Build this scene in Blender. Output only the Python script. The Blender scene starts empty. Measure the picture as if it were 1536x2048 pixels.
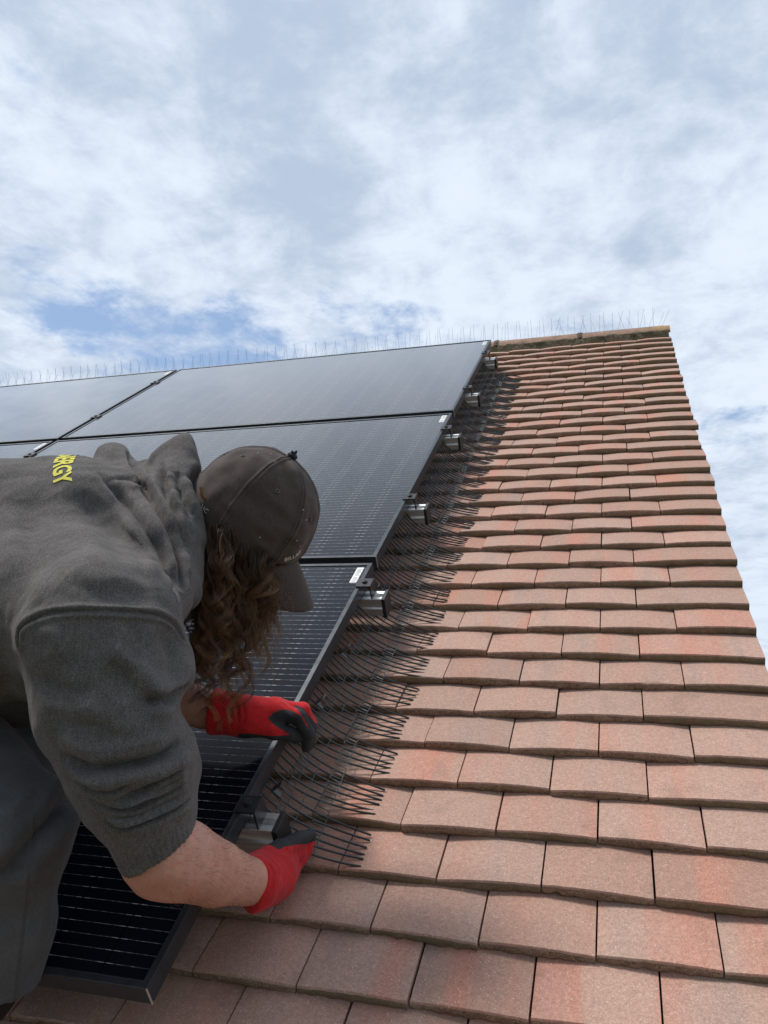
import bpy, bmesh, math, random
import numpy as np
from mathutils import Matrix, Vector
from mathutils.bvhtree import BVHTree

rng = np.random.default_rng(7)
SC = bpy.context.scene
COL = SC.collection

# ------------------------------------------------------------------ frame of reference
PITCH = math.radians(36.0)                 # slope of the roof
CP, SP = math.cos(PITCH), math.sin(PITCH)
Z0 = 6.0                                      # height of the roof's reference line above the ground


def RW(u, v, h=0.0):
    """roof coordinates (along the courses, up the slope, off the slope) -> world"""
    return np.stack(np.broadcast_arrays(u, CP * np.asarray(v) - SP * np.asarray(h), SP * np.asarray(v) + CP * np.asarray(h) + Z0), -1)


ROOF_ROT = Matrix(((1, 0, 0), (0, CP, -SP), (0, SP, CP)))

# ------------------------------------------------------------------ camera
FPX = 1594.2                                  # focal length in pixels of the 1536 x 2048 photograph
CAM = RW(0.05357, -1.40747, 1.07490)
# lens axes (right, down, forward) measured against the roof's own axes
_u = np.array([0.958235, -0.033635, -0.283998]); _v = np.array([0.243221, -0.426517, 0.871164]); _n = np.array([-0.150431, -0.903854, -0.400523])
CR = np.stack([_u, CP * _v - SP * _n, SP * _v + CP * _n], 1)     # world -> lens axes
_r0, _r1, _r2 = CR
cam = bpy.data.cameras.new('camera')
cam_ob = bpy.data.objects.new('camera', cam)
COL.objects.link(cam_ob)
cam.sensor_fit = 'VERTICAL'; cam.sensor_height = 24.0
cam.lens = 24.0 * FPX / 2048.0
cam.clip_start = 0.02; cam.clip_end = 20000
_m = np.eye(4); _m[:3, 0] = _r0; _m[:3, 1] = -_r1; _m[:3, 2] = -_r2; _m[:3, 3] = CAM
cam_ob.matrix_world = Matrix(_m.tolist())
SC.camera = cam_ob

# ------------------------------------------------------------------ light
SUN_DIR = np.array([-0.45, -0.06, 0.89]); SUN_DIR /= np.linalg.norm(SUN_DIR)
SUN_EL = math.asin(SUN_DIR[2]); SUN_AZ = math.atan2(SUN_DIR[0], SUN_DIR[1])
sl = bpy.data.lights.new('sun', 'SUN'); sl.energy = 2.9; sl.angle = math.radians(13.0); sl.color = (1, 0.965, 0.91)
so = bpy.data.objects.new('sun', sl); COL.objects.link(so)
so.rotation_euler = Vector((-SUN_DIR).tolist()).to_track_quat('-Z', 'Y').to_euler()
so.location = (3, -2, 14)
SC.view_settings.view_transform = 'Standard'; SC.view_settings.look = 'None'
SC.view_settings.gamma = 1; SC.view_settings.exposure = 0.12
try:
    SC.view_settings.use_curve_mapping = False
except Exception:
    pass
SC.cycles.max_bounces = 8


class NT:
    """small wrapper for building node trees"""

    def __init__(s, tree):
        s.t = tree; s.n = tree.nodes; s.l = tree.links; s.n.clear()

    def node(s, kind, **kw):
        n = s.n.new(kind)
        ins = kw.pop('ins', {})
        for k, v in kw.items():
            setattr(n, k, v)
        for k, v in ins.items():
            s.put(n.inputs[k], v)
        return n

    def put(s, sock, v):
        if isinstance(v, bpy.types.NodeSocket):
            s.l.new(v, sock)
        elif isinstance(v, bpy.types.Node):
            s.l.new(v.outputs[0], sock)
        else:
            if sock.type == 'RGBA' and len(v) == 3:
                v = (*v, 1)
            sock.default_value = v

    def math(s, op, a, b=0.0, c=0.0, clamp=False):
        n = s.node('ShaderNodeMath', operation=op, use_clamp=clamp)
        s.put(n.inputs[0], a); s.put(n.inputs[1], b); s.put(n.inputs[2], c)
        return n.outputs[0]

    def mix(s, f, a, b, blend='MIX'):
        n = s.node('ShaderNodeMix', data_type='RGBA', blend_type=blend, clamp_factor=True)
        s.put(n.inputs[0], f); s.put(n.inputs[6], a); s.put(n.inputs[7], b)
        return n.outputs[2]

    def ramp(s, f, lo, hi, a=0.0, b=1.0, smooth=True):
        n = s.node('ShaderNodeMapRange', clamp=True)
        if smooth:
            n.interpolation_type = 'SMOOTHSTEP'
        s.put(n.inputs[0], f); s.put(n.inputs[1], lo); s.put(n.inputs[2], hi); s.put(n.inputs[3], a); s.put(n.inputs[4], b)
        return n.outputs[0]

    def noise(s, vec, scale, detail=4, rough=0.55, dist=0.0, out=0):
        n = s.node('ShaderNodeTexNoise')
        s.put(n.inputs['Vector'], vec); n.inputs['Scale'].default_value = scale
        n.inputs['Detail'].default_value = detail; n.inputs['Roughness'].default_value = rough; n.inputs['Distortion'].default_value = dist
        return n.outputs[out]

    def scale(s, vec, xyz, add=(0, 0, 0)):
        n = s.node('ShaderNodeVectorMath', operation='MULTIPLY_ADD')
        s.put(n.inputs[0], vec); s.put(n.inputs[1], xyz); s.put(n.inputs[2], add)
        return n.outputs[0]

    def bump(s, hgt, strength, dist, normal=None):
        n = s.node('ShaderNodeBump'); s.put(n.inputs['Height'], hgt)
        n.inputs['Strength'].default_value = strength; n.inputs['Distance'].default_value = dist
        if normal is not None:
            s.put(n.inputs['Normal'], normal)
        return n.outputs[0]


def material(name):
    m = bpy.data.materials.new(name); m.use_nodes = True
    t = NT(m.node_tree)
    out = t.node('ShaderNodeOutputMaterial')
    b = t.node('ShaderNodeBsdfPrincipled')
    t.l.new(b.outputs[0], out.inputs[0])
    co = t.node('ShaderNodeTexCoord')
    return m, t, b, co


# ------------------------------------------------------------------ sky with broken cloud
world = bpy.data.worlds.new('World'); SC.world = world; world.use_nodes = True
T = NT(world.node_tree)
wo = T.node('ShaderNodeOutputWorld'); bg = T.node('ShaderNodeBackground'); T.l.new(bg.outputs[0], wo.inputs[0])
sky = T.node('ShaderNodeTexSky', sky_type='NISHITA', sun_disc=False)
sky.sun_elevation = SUN_EL; sky.sun_rotation = SUN_AZ; sky.altitude = 50; sky.air_density = 1.0; sky.dust_density = 1.2; sky.ozone_density = 1.6
tc = T.node('ShaderNodeTexCoord')
sep = T.node('ShaderNodeSeparateXYZ'); T.l.new(tc.outputs['Generated'], sep.inputs[0])
zz = T.math('ADD', T.math('MAXIMUM', sep.outputs[2], 0.0), 0.16)
cx = T.math('DIVIDE', sep.outputs[0], zz); cy = T.math('DIVIDE', sep.outputs[1], zz)
cmb = T.node('ShaderNodeCombineXYZ', ins={0: cx, 1: cy, 2: 0.0})
P = T.scale(cmb, (1.0, 0.95, 1.0), (4.7, 1.3, 0.0))
big = T.noise(P, 0.75, 2, 0.5, 0.0)
mid = T.noise(P, 2.3, 10, 0.56, 0.15)
fine = T.noise(P, 8.0, 10, 0.64, 0.25)
dens = T.math('ADD', T.math('MULTIPLY', big, 0.50), T.math('ADD', T.math('MULTIPLY', mid, 0.50), T.math('MULTIPLY', fine, 0.36)))
# cloud thins out low over the ridge, a little left of the middle
gd = np.array([-0.31, 0.86, 0.40]); gd /= np.linalg.norm(gd)
dot = T.node('ShaderNodeVectorMath', operation='DOT_PRODUCT', ins={0: tc.outputs['Generated'], 1: tuple(gd)}).outputs['Value']
low = T.math('ABSOLUTE', T.math('SUBTRACT', sep.outputs[2], 0.385))
gap = T.math('MULTIPLY', T.ramp(dot, 0.88, 0.985), T.ramp(low, 0.0, 0.11, 1.0, 0.0))
dens = T.math('SUBTRACT', dens, T.math('MULTIPLY', gap, 0.145))
cover = T.ramp(dens, 0.455, 0.585)
# thicker parts of the cloud are greyer underneath, lit lumps are white
shade = T.noise(T.scale(P, (1, 1, 1), (0.35, -0.5, 3.1)), 1.5, 9, 0.58, 0.1)
shade2 = T.noise(T.scale(P, (1, 1, 1), (1.7, 2.2, 7.1)), 6.0, 10, 0.64, 0.2)
sh = T.ramp(T.math('ADD', T.math('MULTIPLY', shade, 0.52), T.math('MULTIPLY', shade2, 0.48)), 0.39, 0.60)
ccol = T.mix(sh, (0.46, 0.55, 0.69), (0.755, 0.83, 0.935))
ccol = T.mix(T.ramp(sep.outputs[2], 0.0, 0.28, 0.45, 0.0), ccol, (0.70, 0.79, 0.90))
skyc = T.mix(1.0, T.node('ShaderNodeVectorMath', operation='SCALE', ins={0: sky.outputs[0], 'Scale': 0.115}).outputs[0], (1, 1, 1), 'MULTIPLY')
# thin veil everywhere, so even the gaps are not deep blue
skyc = T.mix(0.45, skyc, (0.38, 0.55, 0.84))
full = T.mix(T.math('MULTIPLY', cover, 0.97), skyc, ccol)
# sky behind the photographer dimmed, added to deepen shade on camera-facing sides
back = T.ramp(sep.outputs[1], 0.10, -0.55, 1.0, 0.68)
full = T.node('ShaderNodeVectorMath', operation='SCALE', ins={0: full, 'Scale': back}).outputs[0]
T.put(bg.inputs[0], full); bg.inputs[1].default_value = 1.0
world.cycles.sampling_method = 'AUTOMATIC'


# ------------------------------------------------------------------ object helpers
def tag(o, label=None, cat=None, group=None, kind=None):
    if label: o['label'] = label
    if cat: o['category'] = cat
    if group: o['group'] = group
    if kind: o['kind'] = kind
    return o


def empty(name, loc, rot=None, label=None, cat=None, group=None):
    o = bpy.data.objects.new(name, None); COL.objects.link(o)
    o.empty_display_size = 0.05
    M = (rot.to_4x4() if rot else Matrix.Identity(4)); M.translation = Vector(tuple(float(x) for x in loc))
    o.matrix_world = M
    return tag(o, label, cat, group)


def mesh_data(name, verts, faces, mats, smooth=True, midx=None, color=None):
    me = bpy.data.meshes.new(name)
    verts = np.asarray(verts, np.float32)
    if isinstance(faces, np.ndarray):
        nf, k = faces.shape
        me.vertices.add(len(verts)); me.vertices.foreach_set('co', verts.ravel())
        me.loops.add(nf * k); me.loops.foreach_set('vertex_index', faces.astype(np.int32).ravel())
        me.polygons.add(nf); me.polygons.foreach_set('loop_start', np.arange(0, nf * k, k, dtype=np.int32))
        me.update(calc_edges=True)
    else:
        me.from_pydata(verts.tolist(), [], [list(map(int, f)) for f in faces]); me.update()
    for m in (mats if isinstance(mats, (list, tuple)) else [mats]):
        me.materials.append(m)
    me.polygons.foreach_set('use_smooth', np.full(len(me.polygons), bool(smooth)))
    if midx is not None:
        me.polygons.foreach_set('material_index', np.asarray(midx, np.int32))
    if color is not None:
        a = me.color_attributes.new('tint', 'FLOAT_COLOR', 'POINT'); a.data.foreach_set('color', np.asarray(color, np.float32).ravel())
    me.validate()
    return me


def put(name, me, parent=None, loc=(0, 0, 0)):
    o = bpy.data.objects.new(name, me); COL.objects.link(o)
    if parent is not None: o.parent = parent
    o.location = tuple(float(x) for x in loc)
    return o


def sharp(o, ang=35):
    me = o.data
    bm = bmesh.new(); bm.from_mesh(me)
    for e in bm.edges:
        e.smooth = not (len(e.link_faces) == 2 and e.calc_face_angle(0) > math.radians(ang))
    bm.to_mesh(me); bm.free()
    return o


def bevel(o, w, seg=2, ang=40):
    m = o.modifiers.new('bevel', 'BEVEL'); m.width = w; m.segments = seg; m.limit_method = 'ANGLE'; m.angle_limit = math.radians(ang)
    return o


class MB:
    """collects simple solids into one mesh"""

    def __init__(s):
        s.v = []; s.f = []; s.n = 0

    def add(s, v, f):
        v = np.asarray(v, float)
        s.v.append(v); s.f += [[int(i) + s.n for i in q] for q in f]; s.n += len(v)
        return s

    def box(s, x0, x1, y0, y1, z0, z1):
        v = [(x, y, z) for x in (x0, x1) for y in (y0, y1) for z in (z0, z1)]
        return s.add(v, [(0, 1, 3, 2), (4, 6, 7, 5), (0, 4, 5, 1), (2, 3, 7, 6), (0, 2, 6, 4), (1, 5, 7, 3)])

    def prism(s, poly, a0, a1, axis=0):
        """poly in the two other axes (cyclic order), extruded along axis"""
        n = len(poly); o = [(axis + 1) % 3, (axis + 2) % 3]
        v = np.zeros((2 * n, 3))
        for k, a in enumerate((a0, a1)):
            v[k * n:(k + 1) * n, axis] = a; v[k * n:(k + 1) * n, o[0]] = [p[0] for p in poly]; v[k * n:(k + 1) * n, o[1]] = [p[1] for p in poly]
        f = [list(range(n))[::-1], list(range(n, 2 * n))] + [(i, (i + 1) % n, n + (i + 1) % n, n + i) for i in range(n)]
        return s.add(v, f)

    def cyl(s, c, axis, r, length, n=16, r2=None):
        a = np.array(axis, float); a /= np.linalg.norm(a)
        return s.tube([np.array(c, float), np.array(c, float) + a * length], [r, r if r2 is None else r2], n)

    def tube(s, pts, r, n=8, closed_ends=True):
        v, f, caps = tube_arrays(np.asarray(pts, float), r, n)
        f = f.tolist()
        if closed_ends: f += caps
        return s.add(v, f)

    def build(s, name, mat, parent=None, smooth=False, loc=(0, 0, 0)):
        return put(name, mesh_data(name, np.concatenate(s.v), s.f, mat, smooth), parent, loc)


def tube_arrays(p, r, n):
    m = len(p); r = np.broadcast_to(np.asarray(r, float), (m,))
    t = np.gradient(p, axis=0); t /= np.linalg.norm(t, axis=1, keepdims=True) + 1e-12
    ref = np.array([0, 0, 1.0]) if abs(t[0, 2]) < 0.9 else np.array([1.0, 0, 0])
    a = np.zeros((m, 3)); x = np.cross(t[0], ref); x /= np.linalg.norm(x); a[0] = x
    for i in range(1, m):
        x = a[i - 1] - t[i] * (a[i - 1] @ t[i]); a[i] = x / (np.linalg.norm(x) + 1e-12)
    b = np.cross(t, a)
    an = np.linspace(0, 2 * np.pi, n, endpoint=False)
    v = (p[:, None, :] + r[:, None, None] * (np.cos(an)[None, :, None] * a[:, None, :] + np.sin(an)[None, :, None] * b[:, None, :])).reshape(-1, 3)
    i = np.arange(m - 1)[:, None] * n; j = np.arange(n)[None, :]; j2 = (j + 1) % n
    f = np.stack([i + j, i + j2, i + n + j2, i + n + j], -1).reshape(-1, 4)
    caps = [list(range(n))[::-1], list(range((m - 1) * n, m * n))]
    return v, f, caps


def bez(pts, n):
    """Catmull-Rom through the points, n samples"""
    p = np.asarray(pts, float); p = np.vstack([2 * p[0] - p[1], p, 2 * p[-1] - p[-2]])
    q = np.linspace(0, len(p) - 3 - 1e-9, n); i = q.astype(int); t = (q - i)[:, None]
    a, b, c, d = p[i], p[i + 1], p[i + 2], p[i + 3]
    return 0.5 * (2 * b + (c - a) * t + (2 * a - 5 * b + 4 * c - d) * t ** 2 + (3 * b - a - 3 * c + d) * t ** 3)


# ------------------------------------------------------------------ materials
def simple(name, col, rough=0.5, metal=0.0, spec=0.5, noise=0.0, nscale=60, bump=0.0, bscale=300, bdist=0.001):
    m, t, b, co = material(name)
    b.inputs['Roughness'].default_value = rough; b.inputs['Metallic'].default_value = metal; b.inputs['Specular IOR Level'].default_value = spec
    if noise:
        nz = t.noise(co.outputs['Object'], nscale, 5, 0.6)
        t.put(b.inputs['Base Color'], t.mix(t.ramp(nz, 0.3, 0.7), tuple(c * (1 - noise) for c in col), tuple(min(1, c * (1 + noise)) for c in col)))
        t.put(b.inputs['Roughness'], t.ramp(nz, 0.2, 0.8, rough * 0.85, min(1, rough * 1.15)))
    else:
        t.put(b.inputs['Base Color'], col)
    if bump:
        t.put(b.inputs['Normal'], t.bump(t.noise(co.outputs['Object'], bscale, 3, 0.6), bump, bdist))
    return m


def tile_material():
    m, t, b, co = material('concrete_tile')
    ob = co.outputs['Object']
    at = t.node('ShaderNodeAttribute', attribute_name='tint')
    sp = t.node('ShaderNodeSeparateColor'); t.l.new(at.outputs['Color'], sp.inputs[0])
    seed, hue, ph = sp.outputs[0], sp.outputs[1], sp.outputs[2]
    base = t.mix(seed, (0.375, 0.222, 0.167), (0.465, 0.292, 0.229))
    base = t.mix(t.math('MULTIPLY', hue, 0.55), base, (0.395, 0.275, 0.220))
    # broad pigment bands running down each tile, shifted from tile to tile
    off = t.node('ShaderNodeCombineXYZ', ins={0: t.math('MULTIPLY', ph, 9.0), 1: t.math('MULTIPLY', seed, 17.0), 2: t.math('MULTIPLY', hue, 5.0)})
    pv = t.node('ShaderNodeVectorMath', operation='ADD', ins={0: t.scale(ob, (13.0, 1.1, 0.0)), 1: off.outputs[0]}).outputs[0]
    band = t.noise(pv, 1.0, 3, 0.5, 0.25)
    redness = t.math('MULTIPLY', t.ramp(band, 0.46, 0.74), t.ramp(ph, 0.05, 0.8, 0.25, 0.95))
    base = t.mix(t.math('MULTIPLY', redness, 0.74), base, (0.52, 0.205, 0.140))
    base = t.mix(t.math('MULTIPLY', t.ramp(band, 0.45, 0.25), 0.55), base, (0.33, 0.245, 0.215))
    mot = t.noise(ob, 150, 5, 0.65)
    base = t.mix(0.42, base, t.mix(t.ramp(mot, 0.3, 0.7), (0.36, 0.36, 0.36), (0.64, 0.64, 0.64)), 'OVERLAY')
    grain = t.noise(ob, 430, 3, 0.75)
    base = t.mix(0.55, base, t.mix(t.ramp(grain, 0.3, 0.7), (0.30, 0.30, 0.30), (0.69, 0.69, 0.69)), 'OVERLAY')
    # light grit
    vo = t.node('ShaderNodeTexVoronoi', ins={'Vector': ob, 'Scale': 260.0})
    sel = t.math('GREATER_THAN', t.node('ShaderNodeSeparateColor', ins={0: vo.outputs['Color']}).outputs[0], 0.86)
    fleck = t.math('MULTIPLY', sel, t.ramp(vo.outputs['Distance'], 0.20, 0.34, 1.0, 0.0))
    base = t.mix(t.math('MULTIPLY', fleck, 0.50), base, (0.74, 0.64, 0.54))
    # grime and lichen in blotches, more near the ends
    gr = t.noise(ob, 9, 5, 0.6)
    base = t.mix(t.math('MULTIPLY', t.ramp(gr, 0.56, 0.75), 0.35), base, (0.155, 0.115, 0.085))
    t.put(b.inputs['Base Color'], base)
    t.put(b.inputs['Roughness'], 0.86); b.inputs['Specular IOR Level'].default_value = 0.3
    hgt = t.math('ADD', t.math('MULTIPLY', grain, 0.6), t.math('ADD', t.math('MULTIPLY', mot, 0.5), t.math('MULTIPLY', fleck, 0.5)))
    t.put(b.inputs['Normal'], t.bump(hgt, 0.5, 0.0016))
    return m


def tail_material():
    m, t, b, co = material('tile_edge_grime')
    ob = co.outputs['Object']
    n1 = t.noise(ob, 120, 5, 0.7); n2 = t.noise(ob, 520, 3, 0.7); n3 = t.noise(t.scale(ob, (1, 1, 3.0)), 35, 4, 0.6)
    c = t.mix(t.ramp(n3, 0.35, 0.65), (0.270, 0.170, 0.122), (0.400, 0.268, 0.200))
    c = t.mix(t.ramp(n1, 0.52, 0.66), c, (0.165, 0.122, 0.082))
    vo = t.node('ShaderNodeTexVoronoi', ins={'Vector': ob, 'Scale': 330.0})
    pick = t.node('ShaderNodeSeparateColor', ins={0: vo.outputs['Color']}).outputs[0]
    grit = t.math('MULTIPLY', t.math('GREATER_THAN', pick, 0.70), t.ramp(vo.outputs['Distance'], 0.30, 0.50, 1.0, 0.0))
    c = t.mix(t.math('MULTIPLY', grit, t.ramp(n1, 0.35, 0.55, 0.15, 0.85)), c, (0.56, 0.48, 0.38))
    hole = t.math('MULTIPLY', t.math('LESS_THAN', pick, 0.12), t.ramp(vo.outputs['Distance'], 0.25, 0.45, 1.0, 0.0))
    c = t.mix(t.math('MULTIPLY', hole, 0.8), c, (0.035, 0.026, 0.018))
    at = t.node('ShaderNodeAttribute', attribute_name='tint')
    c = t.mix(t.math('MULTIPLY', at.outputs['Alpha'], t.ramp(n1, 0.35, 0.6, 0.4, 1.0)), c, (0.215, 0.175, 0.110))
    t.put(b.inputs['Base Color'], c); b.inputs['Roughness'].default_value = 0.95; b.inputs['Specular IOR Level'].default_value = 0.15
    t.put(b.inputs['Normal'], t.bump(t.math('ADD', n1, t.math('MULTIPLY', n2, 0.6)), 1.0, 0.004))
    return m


def mortar_material():
    m, t, b, co = material('mossy_mortar')
    ob = co.outputs['Object']
    n1 = t.noise(ob, 14, 6, 0.65); n2 = t.noise(ob, 60, 5, 0.7); n3 = t.noise(ob, 220, 3, 0.7)
    c = t.mix(t.ramp(n2, 0.35, 0.65), (0.060, 0.045, 0.028), (0.190, 0.150, 0.100))
    c = t.mix(t.ramp(n1, 0.50, 0.60), c, (0.075, 0.068, 0.028))
    c = t.mix(t.ramp(n3, 0.60, 0.70), c, (0.36, 0.32, 0.24))
    t.put(b.inputs['Base Color'], c); b.inputs['Roughness'].default_value = 0.95
    t.put(b.inputs['Normal'], t.bump(t.math('ADD', n2, n3), 1.0, 0.008))
    return m


def ridge_material():
    m, t, b, co = material('ridge_tile_clay')
    ob = co.outputs['Object']
    n1 = t.noise(ob, 22, 5, 0.6); n2 = t.noise(ob, 90, 5, 0.7); n3 = t.noise(ob, 8, 6, 0.7)
    c = t.mix(t.ramp(n1, 0.35, 0.65), (0.235, 0.145, 0.100), (0.330, 0.205, 0.145))
    at = t.node('ShaderNodeAttribute', attribute_name='tint')
    sx = t.node('ShaderNodeSeparateColor'); t.l.new(at.outputs['Color'], sx.inputs[0])
    c = t.mix(t.math('MULTIPLY', t.ramp(t.math('ADD', n2, t.math('MULTIPLY', sx.outputs[0], 0.17)), 0.67, 0.75), 0.85), c, (0.55, 0.34, 0.03))
    c = t.mix(t.math('MULTIPLY', t.ramp(n2, 0.62, 0.70), 0.6), c, (0.46, 0.40, 0.30))
    t.put(b.inputs['Base Color'], c); b.inputs['Roughness'].default_value = 0.9
    t.put(b.inputs['Normal'], t.bump(n2, 0.6, 0.003))
    return m


def brick_material():
    m, t, b, co = material('brick')
    br = t.node('ShaderNodeTexBrick'); geo = t.node('ShaderNodeNewGeometry'); sg = t.node('ShaderNodeSeparateXYZ'); t.l.new(geo.outputs['Position'], sg.inputs[0])
    t.put(br.inputs['Vector'], t.node('ShaderNodeCombineXYZ', ins={0: t.math('ADD', sg.outputs[0], sg.outputs[1]), 1: sg.outputs[2], 2: 0.0}))
    br.inputs['Scale'].default_value = 1.0; br.inputs['Brick Width'].default_value = 0.225; br.inputs['Row Height'].default_value = 0.075; br.inputs['Mortar Size'].default_value = 0.01
    t.put(br.inputs['Color1'], (0.30, 0.13, 0.085)); t.put(br.inputs['Color2'], (0.22, 0.10, 0.07)); t.put(br.inputs['Mortar'], (0.38, 0.35, 0.30))
    t.put(b.inputs['Base Color'], br.outputs[0]); b.inputs['Roughness'].default_value = 0.9
    return m


def glass_material():
    """dark cells behind glass: wires along the long side, half cells of 97 x 182 mm"""
    m, t, b, co = material('solar_cells')
    ob = co.outputs['Object']
    s = t.node('ShaderNodeSeparateXYZ'); t.l.new(ob, s.inputs[0])
    x, y = s.outputs[0], s.outputs[1]
    xs = t.math('ADD', x, 0.0295)
    fy = t.math('FRACT', t.math('DIVIDE', y, 0.0184))
    wire = t.math('LESS_THAN', t.math('ABSOLUTE', t.math('SUBTRACT', fy, 0.5)), 0.0235)
    cx = t.math('FRACT', t.math('DIVIDE', xs, 0.0972))
    d0 = t.math('ABSOLUTE', t.math('SUBTRACT', cx, 0.5))          # 0.5 at the joint between two cells
    dash = t.math('MULTIPLY', t.math('GREATER_THAN', d0, 0.375), t.math('LESS_THAN', d0, 0.475))
    row = t.math('FLOOR', t.math('DIVIDE', y, 0.0184))
    jit = t.node('ShaderNodeCombineXYZ', ins={0: t.math('MULTIPLY', x, 110.0), 1: t.math('MULTIPLY', row, 7.31), 2: 0.0})
    spk = t.ramp(t.noise(jit, 1.0, 2, 0.6), 0.40, 0.66)
    wb = t.math('MULTIPLY', wire, t.math('ADD', t.math('MULTIPLY', spk, 0.30), t.math('ADD', 0.13, t.math('MULTIPLY', dash, 0.50)), clamp=True))
    lwf = t.node('ShaderNodeLayerWeight', ins={'Blend': 0.5})      # metal shine at a flat angle, put into the wire colour
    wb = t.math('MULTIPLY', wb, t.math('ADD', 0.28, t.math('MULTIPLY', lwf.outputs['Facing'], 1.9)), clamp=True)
    cy = t.math('FRACT', t.math('DIVIDE', y, 0.184))
    cellgap = t.math('MAXIMUM', t.math('GREATER_THAN', d0, 0.489), t.math('GREATER_THAN', t.math('ABSOLUTE', t.math('SUBTRACT', cy, 0.5)), 0.4935))
    cid = t.node('ShaderNodeTexWhiteNoise', noise_dimensions='2D')
    t.put(cid.inputs['Vector'], t.node('ShaderNodeCombineXYZ', ins={0: t.math('FLOOR', t.math('DIVIDE', xs, 0.0972)), 1: t.math('FLOOR', t.math('DIVIDE', y, 0.184)), 2: 0.0}))
    cell = t.mix(cid.outputs[0], (0.0055, 0.0068, 0.0115), (0.0085, 0.010, 0.0165))
    cell = t.mix(cellgap, cell, (0.0025, 0.003, 0.0035))
    # fine collector lines across the wires give the cell its faint grey
    col = t.mix(wb, cell, (0.72, 0.72, 0.75))
    t.put(b.inputs['Base Color'], col)
    b.inputs['Specular IOR Level'].default_value = 0.0; b.inputs['Roughness'].default_value = 0.5
    # anti-reflective glass: hardly any mirror head-on, strong towards grazing angles
    dirt = t.noise(ob, 6, 6, 0.6)
    gl = t.node('ShaderNodeBsdfGlossy'); t.put(gl.inputs['Color'], (1, 1, 1))
    t.put(gl.inputs['Roughness'], t.ramp(dirt, 0.3, 0.7, 0.11, 0.16))
    lw = t.node('ShaderNodeLayerWeight', ins={'Blend': 0.5})
    fac = t.math("ADD", 0.008, t.math("MULTIPLY", 2.15, t.math("POWER", lw.outputs["Facing"], 5.6)), clamp=True)
    mx = t.node('ShaderNodeMixShader'); t.put(mx.inputs[0], fac)
    t.l.new(b.outputs[0], mx.inputs[1]); t.l.new(gl.outputs[0], mx.inputs[2])
    out = [n for n in t.n if n.type == 'OUTPUT_MATERIAL'][0]; t.l.new(mx.outputs[0], out.inputs[0])
    return m


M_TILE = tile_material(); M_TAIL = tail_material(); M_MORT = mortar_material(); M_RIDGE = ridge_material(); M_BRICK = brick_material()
M_GLASS = glass_material()
M_FRAME = simple('black_anodised', (0.060, 0.067, 0.076), 0.38, 0.65, 0.5, 0.15, 40)
M_RAW = simple('raw_cut_metal', (0.72, 0.72, 0.70), 0.4, 0.8)
M_ALU = simple('mill_aluminium', (0.80, 0.80, 0.77), 0.30, 1.0)
_t = NT.__new__(NT); _t.t = M_ALU.node_tree; _t.n = _t.t.nodes; _t.l = _t.t.links      # drawn metal: streaks along the length
_b = _t.n['Principled BSDF'] if 'Principled BSDF' in _t.n else [q for q in _t.n if q.type == 'BSDF_PRINCIPLED'][0]
_c = [q for q in _t.n if q.type == 'TEX_COORD'][0]
_s = _t.noise(_t.scale(_c.outputs['Object'], (3.0, 420.0, 420.0)), 1.0, 3, 0.6)
_t.put(_b.inputs['Base Color'], _t.mix(_t.ramp(_s, 0.3, 0.7), (0.78, 0.78, 0.76), (0.93, 0.93, 0.91)))
_t.put(_b.inputs['Roughness'], _t.ramp(_s, 0.3, 0.7, 0.34, 0.52))
M_BLACKP = simple('black_plastic', (0.018, 0.018, 0.020), 0.45, 0, 0.5, 0.2, 80)
M_CLAMP = simple('black_clamp', (0.028, 0.029, 0.032), 0.38, 0.35, 0.5, 0.2, 70)
M_WIRE = simple('coated_wire', (0.016, 0.019, 0.020), 0.30, 0, 0.6)
M_WIRE2 = simple('galvanised_wire', (0.075, 0.092, 0.096), 0.34, 0.4, 0.6)
M_SPIKE = simple('steel_spike', (0.30, 0.32, 0.35), 0.55, 0.1)
M_SPIKEB = simple('spike_base', (0.36, 0.37, 0.36), 0.5)
M_STICK = simple('white_sticker', (0.78, 0.78, 0.76), 0.5)
M_PRINT = simple('sticker_print', (0.22, 0.22, 0.23), 0.6)
M_UNDER = simple('underlay', (0.035, 0.028, 0.022), 0.95)
M_GUTTER = simple('black_gutter', (0.03, 0.03, 0.03), 0.35)
M_CLIP = simple('grey_clip', (0.085, 0.090, 0.095), 0.45)

# ------------------------------------------------------------------ setting: ground and the house
GW = 6000.0
mg, tg, bgd, cg = material('ground_grass')
ng = tg.noise(cg.outputs['Object'], 0.6, 6, 0.6); ng2 = tg.noise(cg.outputs['Object'], 14, 4, 0.6)
tg.put(bgd.inputs['Base Color'], tg.mix(tg.ramp(ng2, 0.3, 0.7), tg.mix(tg.ramp(ng, 0.35, 0.65), (0.035, 0.06, 0.018), (0.075, 0.09, 0.032)), (0.06, 0.07, 0.03)))
bgd.inputs['Roughness'].default_value = 0.95
g = put('ground', mesh_data('ground', [(-GW, -GW, 0), (GW, -GW, 0), (GW, GW, 0), (-GW, GW, 0)], [(0, 1, 2, 3)], mg, False)); tag(g, kind='structure')

TW, TG = 0.167, 0.1043          # tile width and gauge
U1 = 2 * TW                     # verge
U0 = -7.0
V_EAVE, V_APEX = -1.38, 3.117
house = empty('tiled_house', RW(0, 0, 0), ROOF_ROT, 'house roof of weathered brown red plain tiles running up to the ridge', 'house')
UL = 34


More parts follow.
